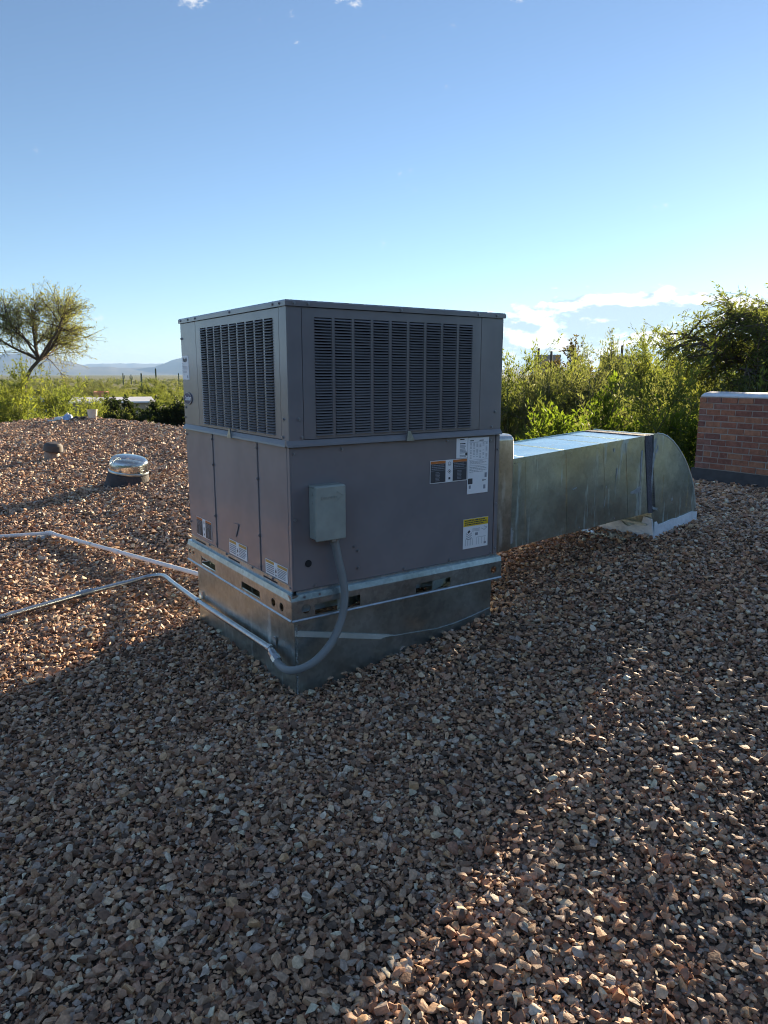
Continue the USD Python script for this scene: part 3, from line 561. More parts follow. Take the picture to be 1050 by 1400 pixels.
whip = thing('flexible_conduit', 'grey flexible conduit looping from the disconnect box down to the pipe by the curb corner', 'conduit', loc2w(0, 0), YAW)
wp = spline([(.205, -.034, .735), (.220, -.040, .65), (.240, -.052, .53), (.236, -.064, .44), (.208, -.074, .35), (.150, -.082, .262), (.070, -.084, .198), (.0, -.066, .165), (-.040, -.010, .147), (-.048, .060, .148), (-.045, .118, .166), (-.044, .150, .178)], 10)
obj('jacket', MB().tube(wp, .0190, 14), M['whip'], whip, smooth=40)
obj('connector', MB().tube([(-.044, .095, .155), (-.044, .125, .168)], .024, 8).tube([(-.044, .124, .1675), (-.044, .156, .181)], .0215, 12), M['emt'], whip)

# ------------------------------------------------------------------ rigid conduit across the gravel
def w2l(p): x, y = w2loc(p[0], p[1]); return np.array([float(x), float(y), p[2]])
def gray(px, py, h):                               # sight line to a height above the gravel
    d = ray(px, py); z = h
    for _ in range(6):
        p = np.array([0, 0, CAM_Z]) + d * (z - CAM_Z) / d[2]; z = float(roof_z(p[0], p[1])) + h
    return p
ea, eb, ec = gray(-60, 862, .045), gray(118, 811, .055), gray(208, 788, .075)
strap1, strap2 = loc2w(-.030, 1.205, .150), loc2w(-.030, .205, .180)
emt = thing('steel_conduit', 'thin galvanised steel conduit crossing the gravel and running along the curb', 'conduit', (0, 0, 0))
bend = gray(226, 787, .095)
path = np.vstack([[ea], [eb], spline([ec - (ec - eb) * .25, ec, bend, bend + (strap1 - bend) * .3], 8), [strap1], [strap1 * .5 + strap2 * .5], [strap2], [loc2w(-.040, .150, .176)]])
obj('tube', MB().tube(path, .0165, 14), M['emt'], emt, smooth=40)
def collar(mb_c, r, half): d = (mb_c[1] - mb_c[0]) / np.linalg.norm(mb_c[1] - mb_c[0]); m_ = mb_c[0]; return MB().tube([m_ - d * half, m_ + d * half], r, 14)
cp_ = obj('coupling', collar((eb, ec), .025, .055), M['emt'], emt)
for k_ in (-.03, .03):
    dd_ = (ec - eb) / np.linalg.norm(ec - eb)
    obj('set_screw', MB().tube([eb + dd_ * k_ + [0, 0, .02], eb + dd_ * k_ + [0, 0, .031]], .006, 6), M['bolt'], cp_)
for sp_ in (strap1, strap2):
    lx = w2l(sp_)
    obj('strap', MB().tube([loc2w(lx[0], lx[1] - .012, lx[2]), loc2w(lx[0], lx[1] + .012, lx[2])], .0205, 14).hull([loc2w(x, lx[1] + y, lx[2] + z) for x in (-.004, .0) for y in (-.012, .012) for z in (.010, .055)]), M['emt'], emt)
sup = gray(10, 844, .03)
obj('support_clip', MB().hull([sup + np.array([x, y, z]) for x in (-.04, .04) for y in (-.03, .03) for z in (-.05, .01)]), M['galv'], emt)

# white drain pipe
pa, pbend, pend = gray(-70, 738, .05), gray(72, 728.5, .055), gray(272, 784, .06)
drain = thing('drain_pipe', 'white plastic drain pipe bending across the gravel towards the back of the curb', 'drain pipe', (0, 0, 0))
d1 = (pend - pbend) / np.linalg.norm(pend - pbend)
obj('tube', MB().tube(np.vstack([[pa], [pbend - (pbend - pa) * .04]]), .0165, 14), M['pvc'], drain, smooth=40)
obj('tube', MB().tube(np.vstack([[pbend + d1 * .04], [pend], [pend + d1 * .5]]), .0165, 14), M['pvc'], drain, smooth=40)
obj('elbow_fitting', MB().tube(spline([pbend - (pbend - pa) * .05, pbend, pbend + d1 * .07], 6), .0215, 14), M['pvc'], drain, smooth=40)
obj('coupling', MB().tube([pbend + (pend - pbend) * .50, pbend + (pend - pbend) * .50 + d1 * .07], .0212, 14), M['pvc'], drain)
blk = thing('support_block', 'short pale block propping up the bend of the white drain pipe', 'support block', pbend - np.array([.02, .0, .075]), 20)
obj('block', MB().box((-.10, -.045, -.01), (.06, .045, .050), .006), M['coping'], blk)
obj('notch', MB().box((-.03, -.047, .0505), (.03, .047, .058), .002), M['galv'], blk)

for k_, t_ in enumerate((.33,)):
    q_ = pbend + (pend - pbend) * t_
    obj('pipe_clip', MB().tube([q_ - d1 * .012, q_ + d1 * .012], .0195, 12), M['galv'], drain)

# ------------------------------------------------------------------ sheet metal duct at the right of the unit
DU = thing('sheet_metal_duct', 'weathered galvanised duct with a curved elbow turning down into the roof', 'duct', P0, YAW)
YF, YB = 0.090, 0.590
ztop = lambda s: 1.020 + .060 * (s - 1.45)
zbot = lambda s: 0.500 + .052 * (s - 1.47)
def hexa(s0, s1, g=0.0, tilt0=0.0, tilt1=0.0):
    v = []
    for s, tl in ((s0, tilt0), (s1, tilt1)):
        for y in (YF - g, YB + g):
            v += [(s, y, ztop(s) + g), (s + tl, y, zbot(s + tl) - g)]
    return MB().hull(v)
# transition collar against the unit, with a rounded upper edge
cprof = [(.055, .500), (.055, 1.135), (.062, 1.153), (.075, 1.163), (.095, 1.168), (.60, 1.168), (.625, 1.150), (.625, .500)]
mbc = MB(); v = np.array([(x, y, z) for x in (1.272, 1.425) for y, z in cprof] + [(1.443, .5 * (y - .34) * 1.9 + .34, .834 + (z - .834) * .975) for y, z in cprof])
mbc.tm(trimesh.convex.convex_hull(v))
M['collar'] = metal('collar_steel', (0.40, 0.38, 0.34), (0.58, 0.55, 0.50), 0.22, 0.32, 60, 0.18, 3.0, 0.2)
obj('collar', mbc, M['collar'], DU, smooth=35)
cuts = [1.440, 1.562, 1.907, 2.250, 2.47, 2.662]
for k in range(5):
    tl = [0.02, .025, .045, .065, .08, .098]
    obj('duct_section', hexa(cuts[k] + .0002, cuts[k + 1] - .0002, 0.0 if k % 2 else .0012, tl[k], tl[k + 1]), M['duct'], DU)
for k in range(1, 5):
    tl = [0.02, .025, .045, .065, .08, .098][k]; s = cuts[k]
    obj('seam', hexa(s - .003, s + .003, .0028, tl, tl), M['duct'], DU)
obj('edge_lip', MB().hull([(s, y, ztop(s) + dz) for s in (1.443, 2.66) for y in (YF - .006, YF - .0015) for dz in (-.022, .0045)]), M['duct'], DU)
obj('edge_lip', MB().hull([(s, y, ztop(s) + dz) for s in (1.443, 2.66) for y in (YB + .002, YB + .006) for dz in (-.02, .0065)]), M['duct'], DU)
def bandhex(s0, s1, g, t0, t1):
    return hexa(s0, s1, g, t0, t1)
obj('mastic_band', hexa(2.6635, 2.706, .006, .098, .100), M['mastic'], DU)
obj('mastic_band', hexa(2.7075, 2.742, .003, .100, .100), M['mastic'], DU)
# elbow: cheek outline in the plane of the front face
cheek = Polygon([(2.760, 1.107), (2.800, 1.108), (2.860, 1.100), (2.920, 1.080), (2.984, 1.046), (3.040, 1.004), (3.092, .958), (3.140, .910), (3.182, .858), (3.222, .800), (3.252, .752), (3.280, .690), (3.302, .620), (3.318, .540), (3.332, lz(3.33, .1) - .08), (2.842, lz(2.84, .1) - .08), (2.800, .55)])
ymap = lambda y0: (lambda v: np.stack([v[:, 0], y0 + v[:, 2], v[:, 1]], 1))
obj('elbow', MB().extrude(cheek.buffer(-.006), YB - YF - .002, ymap(YF + .001)), M['duct'], DU, smooth=25)
obj('elbow_cheek', MB().extrude(cheek, .003, ymap(YF - .003)), M['duct'], DU)
obj('elbow_cheek', MB().extrude(cheek, .003, ymap(YB)), M['duct'], DU)
arc = [q for q in list(cheek.exterior.coords) if q[0] > 2.79 and q[1] > .5 and not (q[0] < 2.81 and q[1] < .6)][:13]
obj('edge_lip', MB().tube([(x, YF - .002, z) for x, z in arc], .0055, 6), M['strip'], DU)
for x, z0, z1 in ((2.905, .62, .82), (3.205, .52, .80)):
    obj('seam', MB().box((x, YF - .0055, z0), (x + .0045, YF - .0025, z1)), M['duct'], DU)
def lean(x0, x1, z0, z1): return Polygon([(x0, z0), (x1, z0), (x1 - .03, z1), (x0 - .03, z1)])
# white painted flashing round the foot of the elbow
rg = np.random.default_rng(12)
us = np.linspace(2.836, 3.336, 26)
hgt = .068 + .034 * meshkit.fbm(np.column_stack([us * 9, us * 0, us * 0]), 3, 2)
hgt[:2] = (.115, .120)
poly = Polygon([(u, lz(u, .08) - .05) for u in us] + [(u, lz(u, .08) + h_) for u, h_ in zip(us[::-1], hgt[::-1])])
obj('base_flashing', MB().extrude(poly, .006, ymap(YF - .0095)), M['sealwhite'], DU)
us = np.linspace(YF - .009, YB - .01, 24)
hgt = .065 + .090 * np.clip(meshkit.fbm(np.column_stack([us * 7, us * 0 + 4, us * 0]), 3, 3) - .25, 0, 1); hgt[:4] += .05
poly = Polygon([(u, lz(2.83, u) - .05) for u in us] + [(u, lz(2.83, u) + h_) for u, h_ in zip(us[::-1], hgt[::-1])])
obj('base_flashing', MB().extrude(poly, .008, lambda v: np.stack([2.836 - (v[:, 1] - .385) * .24 - v[:, 2], v[:, 0], v[:, 1]], 1)), M['sealwhite'], DU)
obj('angle_brace', MB().hull([(2.795 + x, y, .468 + .02 * (y < .3) * 0 + z) for x in (0, .03) for y in (YF + .03, YB - .02) for z in (0, .012)]), M['strip'], DU)
obj('base_plate', MB().hull([(x, y, lz(2.75, y) + z) for x in (2.66, 2.833) for y in (YF + .10, YB) for z in (-.03, .012)]), M['curbm'], DU)

# smears of sealant and small fixings on the duct
def smear(pts, y, m, name='sealant_smear', thick=.0016):
    c = np.mean(pts, 0); out = []
    rj = np.random.default_rng(int(abs(pts[0][0]) * 1000) % 997)
    for k in range(len(pts)):
        p, q = np.array(pts[k]), np.array(pts[(k + 1) % len(pts)])
        for t in np.linspace(0, 1, 4, endpoint=False): out.append(p + (q - p) * t + rj.normal(0, .0035, 2))
    g = Polygon(out).buffer(0)
    obj(name, MB().extrude(g, thick, ymap(y - thick)), m, DU)
M['smear'] = plain('dried_sealant', (0.33, 0.36, 0.37), 0.7, var=.3, scale=25)
smear([(2.765, 1.06), (2.790, 1.07), (2.782, .98), (2.795, .93), (2.778, .84), (2.786, .72), (2.772, .66), (2.764, .80)], YF - .003, M['smear'])
smear([(2.790, .985), (2.822, 1.035), (2.815, .99), (2.798, .962)], YF - .003, M['smear'])
smear([(2.560, .735), (2.655, .760), (2.658, .725), (2.600, .712), (2.555, .718)], YF - .0018, M['smear'])
smear([(2.640, 1.00), (2.652, 1.00), (2.650, .60), (2.643, .62)], YF - .0018, M['smear'])
smear([(2.395, .90), (2.399, .90), (2.392, .74), (2.388, .74)], YF - .0018, M['smear'])
smear([(2.300, .80), (2.306, .80), (2.292, .66), (2.286, .65)], YF - .0018, M['smear'])
smear([(1.97, .805), (2.01, .815), (2.02, .80), (1.98, .795)], YF - .0018, M['smear'])
smear([(1.462, .62), (1.480, .60), (1.474, .52), (1.458, .53)], YF - .0018, M['smear'])
smear([(2.35, 1.030), (2.358, 1.032), (2.360, 1.018), (2.351, 1.016)], YF - .0018, M['smear'])
smear([(3.02, .66), (3.03, .64), (3.025, .61), (3.016, .63)], YF - .003, M['smear'])
smear([(2.77, .63), (2.86, .585), (2.868, .570), (2.80, .595), (2.768, .60)], YF - .003, M['smear'])
for s_, z_ in ((1.48, 1.0), (1.48, .54), (1.95, 1.03), (2.20, 1.045), (2.62, 1.07), (2.62, .60), (1.60, .53), (2.06, .55), (2.40, .57)):
    obj('sheet_screw', MB().extrude(Point(s_, z_).buffer(.0055, 3), .004, ymap(YF - .0045)), M['bolt'], DU)

# ------------------------------------------------------------------ brick parapet block at the right
BX, BY1, BY0 = 6.10, 1.845, -2.2
bw = thing('brick_parapet', 'low red brick parapet wall with a pale coping at the right edge of the roof', 'brick wall', P0, YAW)
zb0 = 0.452; CH = 0.0668
core = obj('mortar_core', MB().box((BX + .006, BY0, .10), (BX + .40, BY1 - .006, zb0 + 12 * CH - .002)), M['mortar'], bw)
rb = np.random.default_rng(21)
for row in range(12):
    z0 = zb0 + row * CH; y = BY1 - (0.0 if row % 2 else 0.0)
    first = True
    while y > -0.15:
        L = .166 * (.93 + .14 * rb.random())
        if first and row % 2: L *= .5
        if row == 2 and rb.random() < .6: L = .085
        y0 = max(y - L, BY0)
        o = .003 * rb.random() - (.006 if row == 11 else 0); dz = .0015 * rb.standard_normal()
        j = .0015 * rb.standard_normal(4)
        v = [(BX + o, y - .0 + j[0], z0 + dz), (BX + o, y0 + j[1], z0 + dz), (BX + o, y0 + j[2], z0 + CH - .0105 + dz), (BX + o, y + j[3], z0 + CH - .0105 + dz)]
        e = .003
        hullp = []
        for q, (sy, szn) in zip(v, ((-1, 1), (1, 1), (1, -1), (-1, -1))):
            hullp += [(q[0], q[1] + sy * e, q[2] + szn * e), (q[0] + e, q[1], q[2]), (q[0] + .085, q[1], q[2])]
        obj('brick', MB().hull(hullp), BR[rb.integers(len(BR))], bw)
        y = y0 - .0105; first = False
    for k in range(2):
        x0 = BX + .0955 + k * .158
        obj('brick', MB().box((x0, BY1 - .07, z0), (x0 + .148, BY1 + .001, z0 + CH - .0105), .003), BR[rb.integers(len(BR))], bw)
zc = zb0 + 12 * CH
obj('coping', MB().hull([(x, y, z) for y in (BY0, BY1 - .01) for x, z in ((BX + .004, zc - .003), (BX + .004, zc + .008), (BX + .06, zc + .034), (BX + .18, zc + .052), (BX + .34, zc + .045), (BX + .40, zc + .02), (BX + .40, zc - .003))]), M['coping'], bw, smooth=30)
obj('base_cant', MB().hull([(x, y, z) for y in (BY0, BY1 + .03) for x, z in ((BX - .07, .10), (BX - .05, lz(BX, 1.2) + .02), (BX - .004, zb0 - .008), (BX + .41, zb0 - .008), (BX + .41, .10))]), M['tar'], bw)

# ------------------------------------------------------------------ things standing on the far gravel
def revolve(prof, n=28): return trimesh.creation.revolve(np.array(prof, float), sections=n)
sp0 = on_roof(178, 662)
sk = thing('skylight_dome', 'clear acrylic tube skylight dome on a dark tapered flashing', 'skylight', sp0 + np.array([0, 0, .010]), 0)
tilt = trimesh.transformations.rotation_matrix(math.radians(9), [0.35, 1, 0])
def tm_t(t): t = t.copy(); t.apply_transform(tilt); return MB().tm(t)
obj('flashing', tm_t(revolve([(0, -.12), (.31, -.12), (.280, -.03), (.240, .145), (.226, .150), (0, .150)])), M['tar'], sk, smooth=35)
obj('ring', tm_t(revolve([(.20, .150), (.243, .150), (.246, .162), (.240, .180), (.20, .180)])), M['galv'], sk, smooth=35)
M['acrylic'] = mat('clear_acrylic', {'f': ('fresnel', {'IOR': 1.5}), 'fa': ('math', {'math_type': 'multiply_add', 'value2': 0.65, 'value3': 0.38}), 't': ('transparent_bsdf', {'color': (0.80, 0.82, 0.80)}), 'gl': ('glossy_bsdf', {'roughness': 0.13, 'color': (0.95, 0.95, 0.95)}), 'mx': ('mix_closure', {})},
    [('f.fac', 'fa.value1'), ('fa.value', 'mx.fac'), ('t.BSDF', 'mx.closure1'), ('gl.BSDF', 'mx.closure2')], surface='mx.closure')
M['mirror'] = mat('silvered_tube', {'p': ('principled_bsdf', {'base_color': (.75, .76, .76), 'metallic': 1.0, 'roughness': .25})})
obj('dome', tm_t(revolve([(.236, .181), (.238, .235), (.232, .285), (.214, .322), (.180, .346), (.12, .360), (.05, .366), (0, .367)])), M['acrylic'], sk, smooth=60)
obj('tube_liner', tm_t(revolve([(.19, .181), (.19, .255), (.175, .275), (.10, .285), (0, .287)])), M['mirror'], sk, smooth=40)
vp = on_roof(75, 629)
vt = thing('vent_pipe', 'small brown roof vent pipe with a tilted hood cap', 'vent pipe', vp + np.array([0, 0, -.02]), -10)
M['ventm'] = plain('brown_vent_metal', (0.24, 0.19, 0.15), 0.6, 0.1)
M['hoodm'] = plain('dark_hood_metal', (0.075, 0.060, 0.050), 0.55, 0.2)
obj('pipe', MB().tm(revolve([(0, -.03), (.135, -.03), (.120, .02), (.100, .215), (0, .215)])), M['ventm'], vt, smooth=35)
hood = revolve([(.095, .19), (.142, .165), (.150, .180), (.138, .262), (.10, .300), (0, .312)]); hood.apply_transform(trimesh.transformations.rotation_matrix(math.radians(9), [0, 1, 0]))
obj('hood', MB().tm(hood), M['hoodm'], vt, smooth=35)
# left-behind things at the far edge
far = edge[3]
def edge_at(px, py): return at(px, py, far[1] - .35)
def lumpy(seed, sx, sy, sz, k=3, amp=.45):
    t = trimesh.creation.icosphere(k, 1.0); v = np.array(t.vertices)
    v *= (1 + amp * (meshkit.fbm(v * 1.7 + seed, 4, seed) - .5) * 2)[:, None]; v *= (sx, sy, sz); v[:, 2] = np.maximum(v[:, 2], -.4 * sz)
    return trimesh.Trimesh(v, t.faces, process=False)
pb = edge_at(130, 572); pb[2] = float(roof_z(pb[0], pb[1]))
bk = thing('bucket', 'off white plastic bucket standing at the far edge of the gravel roof', 'bucket', pb, 0)
M['bucketm'] = plain('bucket_plastic', (0.58, 0.50, 0.40), 0.5, var=.15, scale=8)
obj('shell', MB().tm(revolve([(0, 0), (.095, 0), (.100, .02), (.120, .235), (.114, .235), (.094, .03), (0, .03)])), M['bucketm'], bk, smooth=35)
obj('rim', MB().tm(revolve([(.116, .218), (.127, .220), (.127, .240), (.114, .240)])), M['bucketm'], bk)
obj('handle', MB().tube([(.125 * math.cos(a), .125 * math.sin(a) * .5 - .1, .2 - .10 * math.sin(a)) for a in np.linspace(0, math.pi, 12)], .004, 5), M['bolt'], bk)
def lump(name, px, py, seed, dims, m, label, cat):
    p = edge_at(px, py); p[2] = float(roof_z(p[0], p[1]))
    t = lumpy(seed, *dims); o = thing(name, label, cat, p, 30 * seed)
    obj('folds', MB().tm(t), m, o, smooth=40)
    return o
M['bag1'] = plain('blue_white_plastic', (0.30, 0.42, 0.62), 0.35, var=.5, scale=9)
M['bag2'] = plain('pale_sheeting', (0.62, 0.63, 0.60), 0.5, var=.2, scale=7)
M['blk'] = plain('black_cloth', (0.025, 0.022, 0.022), 0.8)
o = lump('plastic_bag', 96, 571, 3, (.15, .12, .15), M['bag1'], 'crumpled blue and white plastic bag lying left of the bucket', 'bag'); obj('tie', MB().tm(lumpy(9, .04, .04, .05)).mesh(), M['bag2'], o)
stage.GetPrimAtPath(str(o.GetPath()) + '/tie').GetAttribute('points').Set(Vt.Vec3fArray.FromNumpy((np.array(stage.GetPrimAtPath(str(o.GetPath()) + '/tie').GetAttribute('points').Get()) + np.array([0, 0, .14])).astype(np.float32)))
lump('plastic_sheet', 84, 571, 4, (.17, .12, .11), M['bag2'], 'bunched pale plastic sheet at the roof edge left of the blue bag', 'sheeting')
lump('plastic_sheet', 76, 573, 14, (.26, .15, .035), M['bag2'], 'flat pale plastic sheet spread out furthest left at the roof edge', 'sheeting')
lump('cloth_bundle', 108, 571, 6, (.12, .10, .085), M['blk'], 'small black bundle just right of the blue and white bag', 'bundle')
lump('cloth_bundle', 117, 571, 7, (.13, .10, .08), M['blk'], 'small black bundle just left of the off white bucket', 'bundle')

# ------------------------------------------------------------------ gravel: one heap of loose stones nobody could count
def stones():
    out = []; r = np.random.default_rng(77)
    for k in range(14):
        p = r.standard_normal((15 if k % 3 else 11, 3)); p /= np.linalg.norm(p, axis=1, keepdims=True)
        if k % 2: p = np.sign(p) * np.abs(p) ** .75
        p *= (1.0, .58 + .3 * r.random(), .30 + .34 * r.random()); p *= (.82 + .3 * r.random((len(p), 1)))
        h = trimesh.convex.convex_hull(p); h.apply_translation(-h.bounds.mean(0)); h.apply_scale(1 / np.abs(h.vertices).max()); out.append(h)
    return out
STONE = [(0.0, (0.413, 0.322, 0.26)), (0.0532, (0.68, 0.561, 0.42)), (0.0851, (0.315, 0.202, 0.133)), (0.1383, (0.68, 0.597, 0.423)), (0.1702, (0.252, 0.142, 0.088)), (0.2234, (0.194, 0.122, 0.083)), (0.2766, (0.136, 0.088, 0.061)), (0.3298, (0.615, 0.374, 0.2)), (0.383, (0.587, 0.367, 0.228)), (0.4362, (0.63, 0.396, 0.239)), (0.4894, (0.473, 0.308, 0.202)), (0.5426, (0.336, 0.195, 0.12)), (0.5957, (0.482, 0.277, 0.175)), (0.6489, (0.517, 0.308, 0.188)), (0.7021, (0.424, 0.269, 0.172)), (0.7553, (0.475, 0.367, 0.287)), (0.8085, (0.68, 0.511, 0.333)), (0.8404, (0.372, 0.195, 0.115)), (0.8936, (0.328, 0.164, 0.102)), (0.9468, (0.537, 0.3, 0.165)), (1.0, (0.537, 0.3, 0.165))]
M['stone'] = mat('gravel_stone', {'o': ('object_info', {}), 'g': ('geometry', {}), 'r': ('rgb_ramp', {'ramp': STONE, 'interpolate': False}), 'n': ('noise_texture', {'scale': 90.0, 'detail': 4.0, 'roughness': 0.6}), 'v': ('map_range', {'from_min': 0.3, 'from_max': 0.7, 'to_min': 0.66, 'to_max': 1.22, 'clamp': True}),
    'mx': ('vector_math', {'math_type': 'scale'}), 'nb': ('noise_texture', {'scale': 160.0, 'detail': 3.0}), 'b': ('bump', {'strength': 0.5, 'distance': 0.003}), 'p': ('principled_bsdf', {'roughness': 0.62, 'specular_ior_level': 0.35})},
    [('o.random', 'r.fac'), ('g.position', 'n.vector'), ('g.position', 'nb.vector'), ('n.fac', 'v.value'), ('r.color', 'mx.vector1'), ('v.result', 'mx.scale'), ('mx.vector', 'p.base_color'), ('nb.fac', 'b.height'), ('b.normal', 'p.normal')])
gi = UsdGeom.PointInstancer.Define(stage, '/World/gravel')
tag(gi.GetPrim(), 'loose brown and grey gravel covering the flat roof', 'gravel', None, 'stuff')
protos = [usdkit.mesh(stage, f'/World/gravel/stones/stone_{k:03d}', h, M['stone'], smooth=40).GetPath() for k, h in enumerate(stones())]
gi.CreatePrototypesRel().SetTargets(protos)
rs = np.random.default_rng(5)
keep_out = [Polygon([tuple(loc2w(x, y)[:2]) for x, y in ((.01, .01), (1.23, .01), (1.23, 1.265), (.01, 1.265))]), Polygon([tuple(loc2w(x, y)[:2]) for x, y in ((2.85, .10), (3.32, .10), (3.32, .58), (2.85, .58))]), Polygon([tuple(loc2w(x, y)[:2]) for x, y in ((BX - .02, BY1 + .02), (BX + .5, BY1 + .02), (BX + .5, BY0), (BX - .02, BY0))]), Point(sp0[0], sp0[1]).buffer(.24), Point(vp[0], vp[1]).buffer(.10)]
area = roof_poly.buffer(-.03)
P_, S_ = [], []
for d0, d1, gap_, size in ((0.7, 3.2, .0102, .0079), (3.2, 6.0, .0126, .0086), (6.0, 11.0, .0190, .0112), (11.0, 30.0, .0280, .0148)):
    x1 = d1 * .95 + 1.0
    qx, qy = np.meshgrid(np.arange(-x1, x1, gap_), np.arange(.3, d1, gap_))
    q = np.stack([qx.ravel(), qy.ravel()], 1); q += rs.uniform(-.5, .5, q.shape) * gap_
    dist = np.hypot(q[:, 0], q[:, 1])
    ok = (dist >= d0) & (dist < d1) & (np.abs(q[:, 0]) < q[:, 1] * .60 + .7)
    q = q[ok]; q = q[shapely.contains_xy(area, q[:, 0], q[:, 1])]
    for k_ in keep_out: q = q[~shapely.contains_xy(k_, q[:, 0], q[:, 1])]
    q = q[rs.random(len(q)) < .70 + .55 * meshkit.fbm(np.column_stack([q * 2.3, np.zeros(len(q))]), 3, 8)]
    P_.append(q); S_.append(size * np.clip(np.exp(rs.normal(0, .42, len(q))), .40, 2.4))
q = np.vstack(P_); sz = np.concatenate(S_); N = len(q)
lift = rs.random(N) ** 1.4 * sz * 1.7
pos = np.column_stack([q, roof_z(q[:, 0], q[:, 1]) + sz * .10 + lift])
yaw_ = rs.uniform(0, 2 * math.pi, N); tl = np.abs(rs.normal(0, .55, N)); td = rs.uniform(0, 2 * math.pi, N)
def qmul(a, b):
    w1, x1, y1, z1 = a.T; w2, x2, y2, z2 = b.T
    return np.stack([w1*w2-x1*x2-y1*y2-z1*z2, w1*x2+x1*w2+y1*z2-z1*y2, w1*y2-x1*z2+y1*w2+z1*x2, w1*z2+x1*y2-y1*x2+z1*w2], 1)
qa = np.stack([np.cos(yaw_/2), 0*yaw_, 0*yaw_, np.sin(yaw_/2)], 1); qb = np.stack([np.cos(tl/2), np.sin(tl/2)*np.cos(td), np.sin(tl/2)*np.sin(td), 0*tl], 1)
qq = qmul(qb, qa)
gi.CreatePositionsAttr(Vt.Vec3fArray.FromNumpy(pos.astype(np.float32)))
gi.CreateScalesAttr(Vt.Vec3fArray.FromNumpy(np.repeat(sz[:, None], 3, 1).astype(np.float32)))
gi.CreateOrientationsAttr(Vt.QuathArray.FromNumpy(qq[:, [1, 2, 3, 0]].astype(np.float16)))
gi.CreateProtoIndicesAttr(Vt.IntArray.FromNumpy(rs.integers(0, len(protos), N).astype(np.int32)))
print('stones', N)

# ------------------------------------------------------------------ plants: each kind is grown once, then referenced
def unit_rows(v): return v / np.maximum(np.linalg.norm(v, axis=-1, keepdims=True), 1e-9)
def grow_path(r, p, d, length, n, wig, lift_):
    pts = [np.array(p, float)]; d = np.array(d, float); st = length / (n - 1)
    for _ in range(n - 1):
        d = d + r.normal(0, wig, 3) + np.array([0, 0, lift_]); d /= np.linalg.norm(d); pts.append(pts[-1] + d * st)
    return np.array(pts)
def grow(seed, H, stems, lean, stem_frac, n2, l2, n3, l3, leaves, leaf, wid, lift=(0.02, 0.03, 0.0), spread=0.8, jitter=0.5, base_r=0.05, start=0.25, trunk=None, droop=0.0, twig_r=.0035, fluff=.035):
    r = np.random.default_rng(seed); wood = MB(); P, D = [], []
    roots = []
    if trunk is not None:                           # a real trunk first
        tp = spline(trunk, 5); wood.tube(tp, np.linspace(base_r * 1.25, base_r * .8, len(tp)), 8)
        roots = [(tp[-1], None)]
    for k in range(stems):
        a = 2 * math.pi * (k + r.uniform(-.35, .35)) / stems; ln = lean * r.uniform(.35, 1.15)
        d = np.array([math.cos(a) * math.sin(ln), math.sin(a) * math.sin(ln), math.cos(ln)])
        p0 = roots[0][0] if roots else np.array([math.cos(a) * .12, math.sin(a) * .12, -.1])
        L = H * stem_frac * r.uniform(.75, 1.08)
        sp_ = grow_path(r, p0, d, L, 8, .13, lift[0]); wood.tube(sp_, np.linspace(base_r * (.7 if roots else 1), base_r * .22, 8), 5)
        for _ in range(n2):
            t = start + (1 - start) * r.random() ** .8; x = t * 7; i = min(int(x), 6); q = sp_[i] + (sp_[i + 1] - sp_[i]) * (x - i); tang = sp_[i + 1] - sp_[i]; tang /= np.linalg.norm(tang)
            dv = tang * (1 - spread * .55) + r.normal(0, spread * .62, 3); dv[2] += lift[1] * 4; dv /= np.linalg.norm(dv)
            L2 = H * l2 * r.uniform(.55, 1.2) * (1.15 - .5 * t)
            b2 = grow_path(r, q, dv, L2, 6, .16, lift[1]); wood.tube(b2, np.linspace(base_r * .26, base_r * .08, 6), 3, caps=False)
            for _ in range(n3):
                t3 = .15 + .85 * r.random(); x = t3 * 5; i = min(int(x), 4); q3 = b2[i] + (b2[i + 1] - b2[i]) * (x - i); tg = b2[i + 1] - b2[i]; tg /= np.linalg.norm(tg)
                d3 = tg * .75 + r.normal(0, jitter, 3); d3[2] += lift[2] * 3; d3 /= np.linalg.norm(d3)
                tw = grow_path(r, q3, d3, H * l3 * r.uniform(.6, 1.3), 4, .14, lift[2] - droop); wood.tube(tw, np.linspace(twig_r * 1.5, twig_r * .7, 4), 3, caps=False)
                m_ = leaves; tt = r.random(m_) * 3; ii = np.minimum(tt.astype(int), 2); f = (tt - ii)[:, None]
                P.append(tw[ii] * (1 - f) + tw[ii + 1] * f); D.append(np.repeat(unit_rows((tw[-1] - tw[0])[None]), m_, 0))
    P, D = np.vstack(P), np.vstack(D); n = len(P); P = P + r.normal(0, fluff, (n, 3))
    d = unit_rows(D * .8 + r.normal(0, jitter, (n, 3)) - np.array([0, 0, droop * 1.5])); w = unit_rows(np.cross(d, r.normal(0, 1, (n, 3))))
    L = leaf * r.uniform(.6, 1.35, (n, 1)); Wd = wid * r.uniform(.7, 1.3, (n, 1)); nrm = np.cross(d, w)
    v = np.stack([P, P + d * L * .45 + w * Wd * .5 + nrm * L * .06, P + d * L, P + d * L * .45 - w * Wd * .5 + nrm * L * .06], 1).reshape(-1, 3)
    b = np.arange(n)[:, None] * 4
    f = np.vstack([b + [0, 1, 2], b + [0, 2, 3]])
    allv = v
    return wood, (v, f), (float(np.percentile(np.hypot(v[:, 0], v[:, 1]), 93)) * 2, float(np.percentile(v[:, 2], 99.5)))
KIND = {}
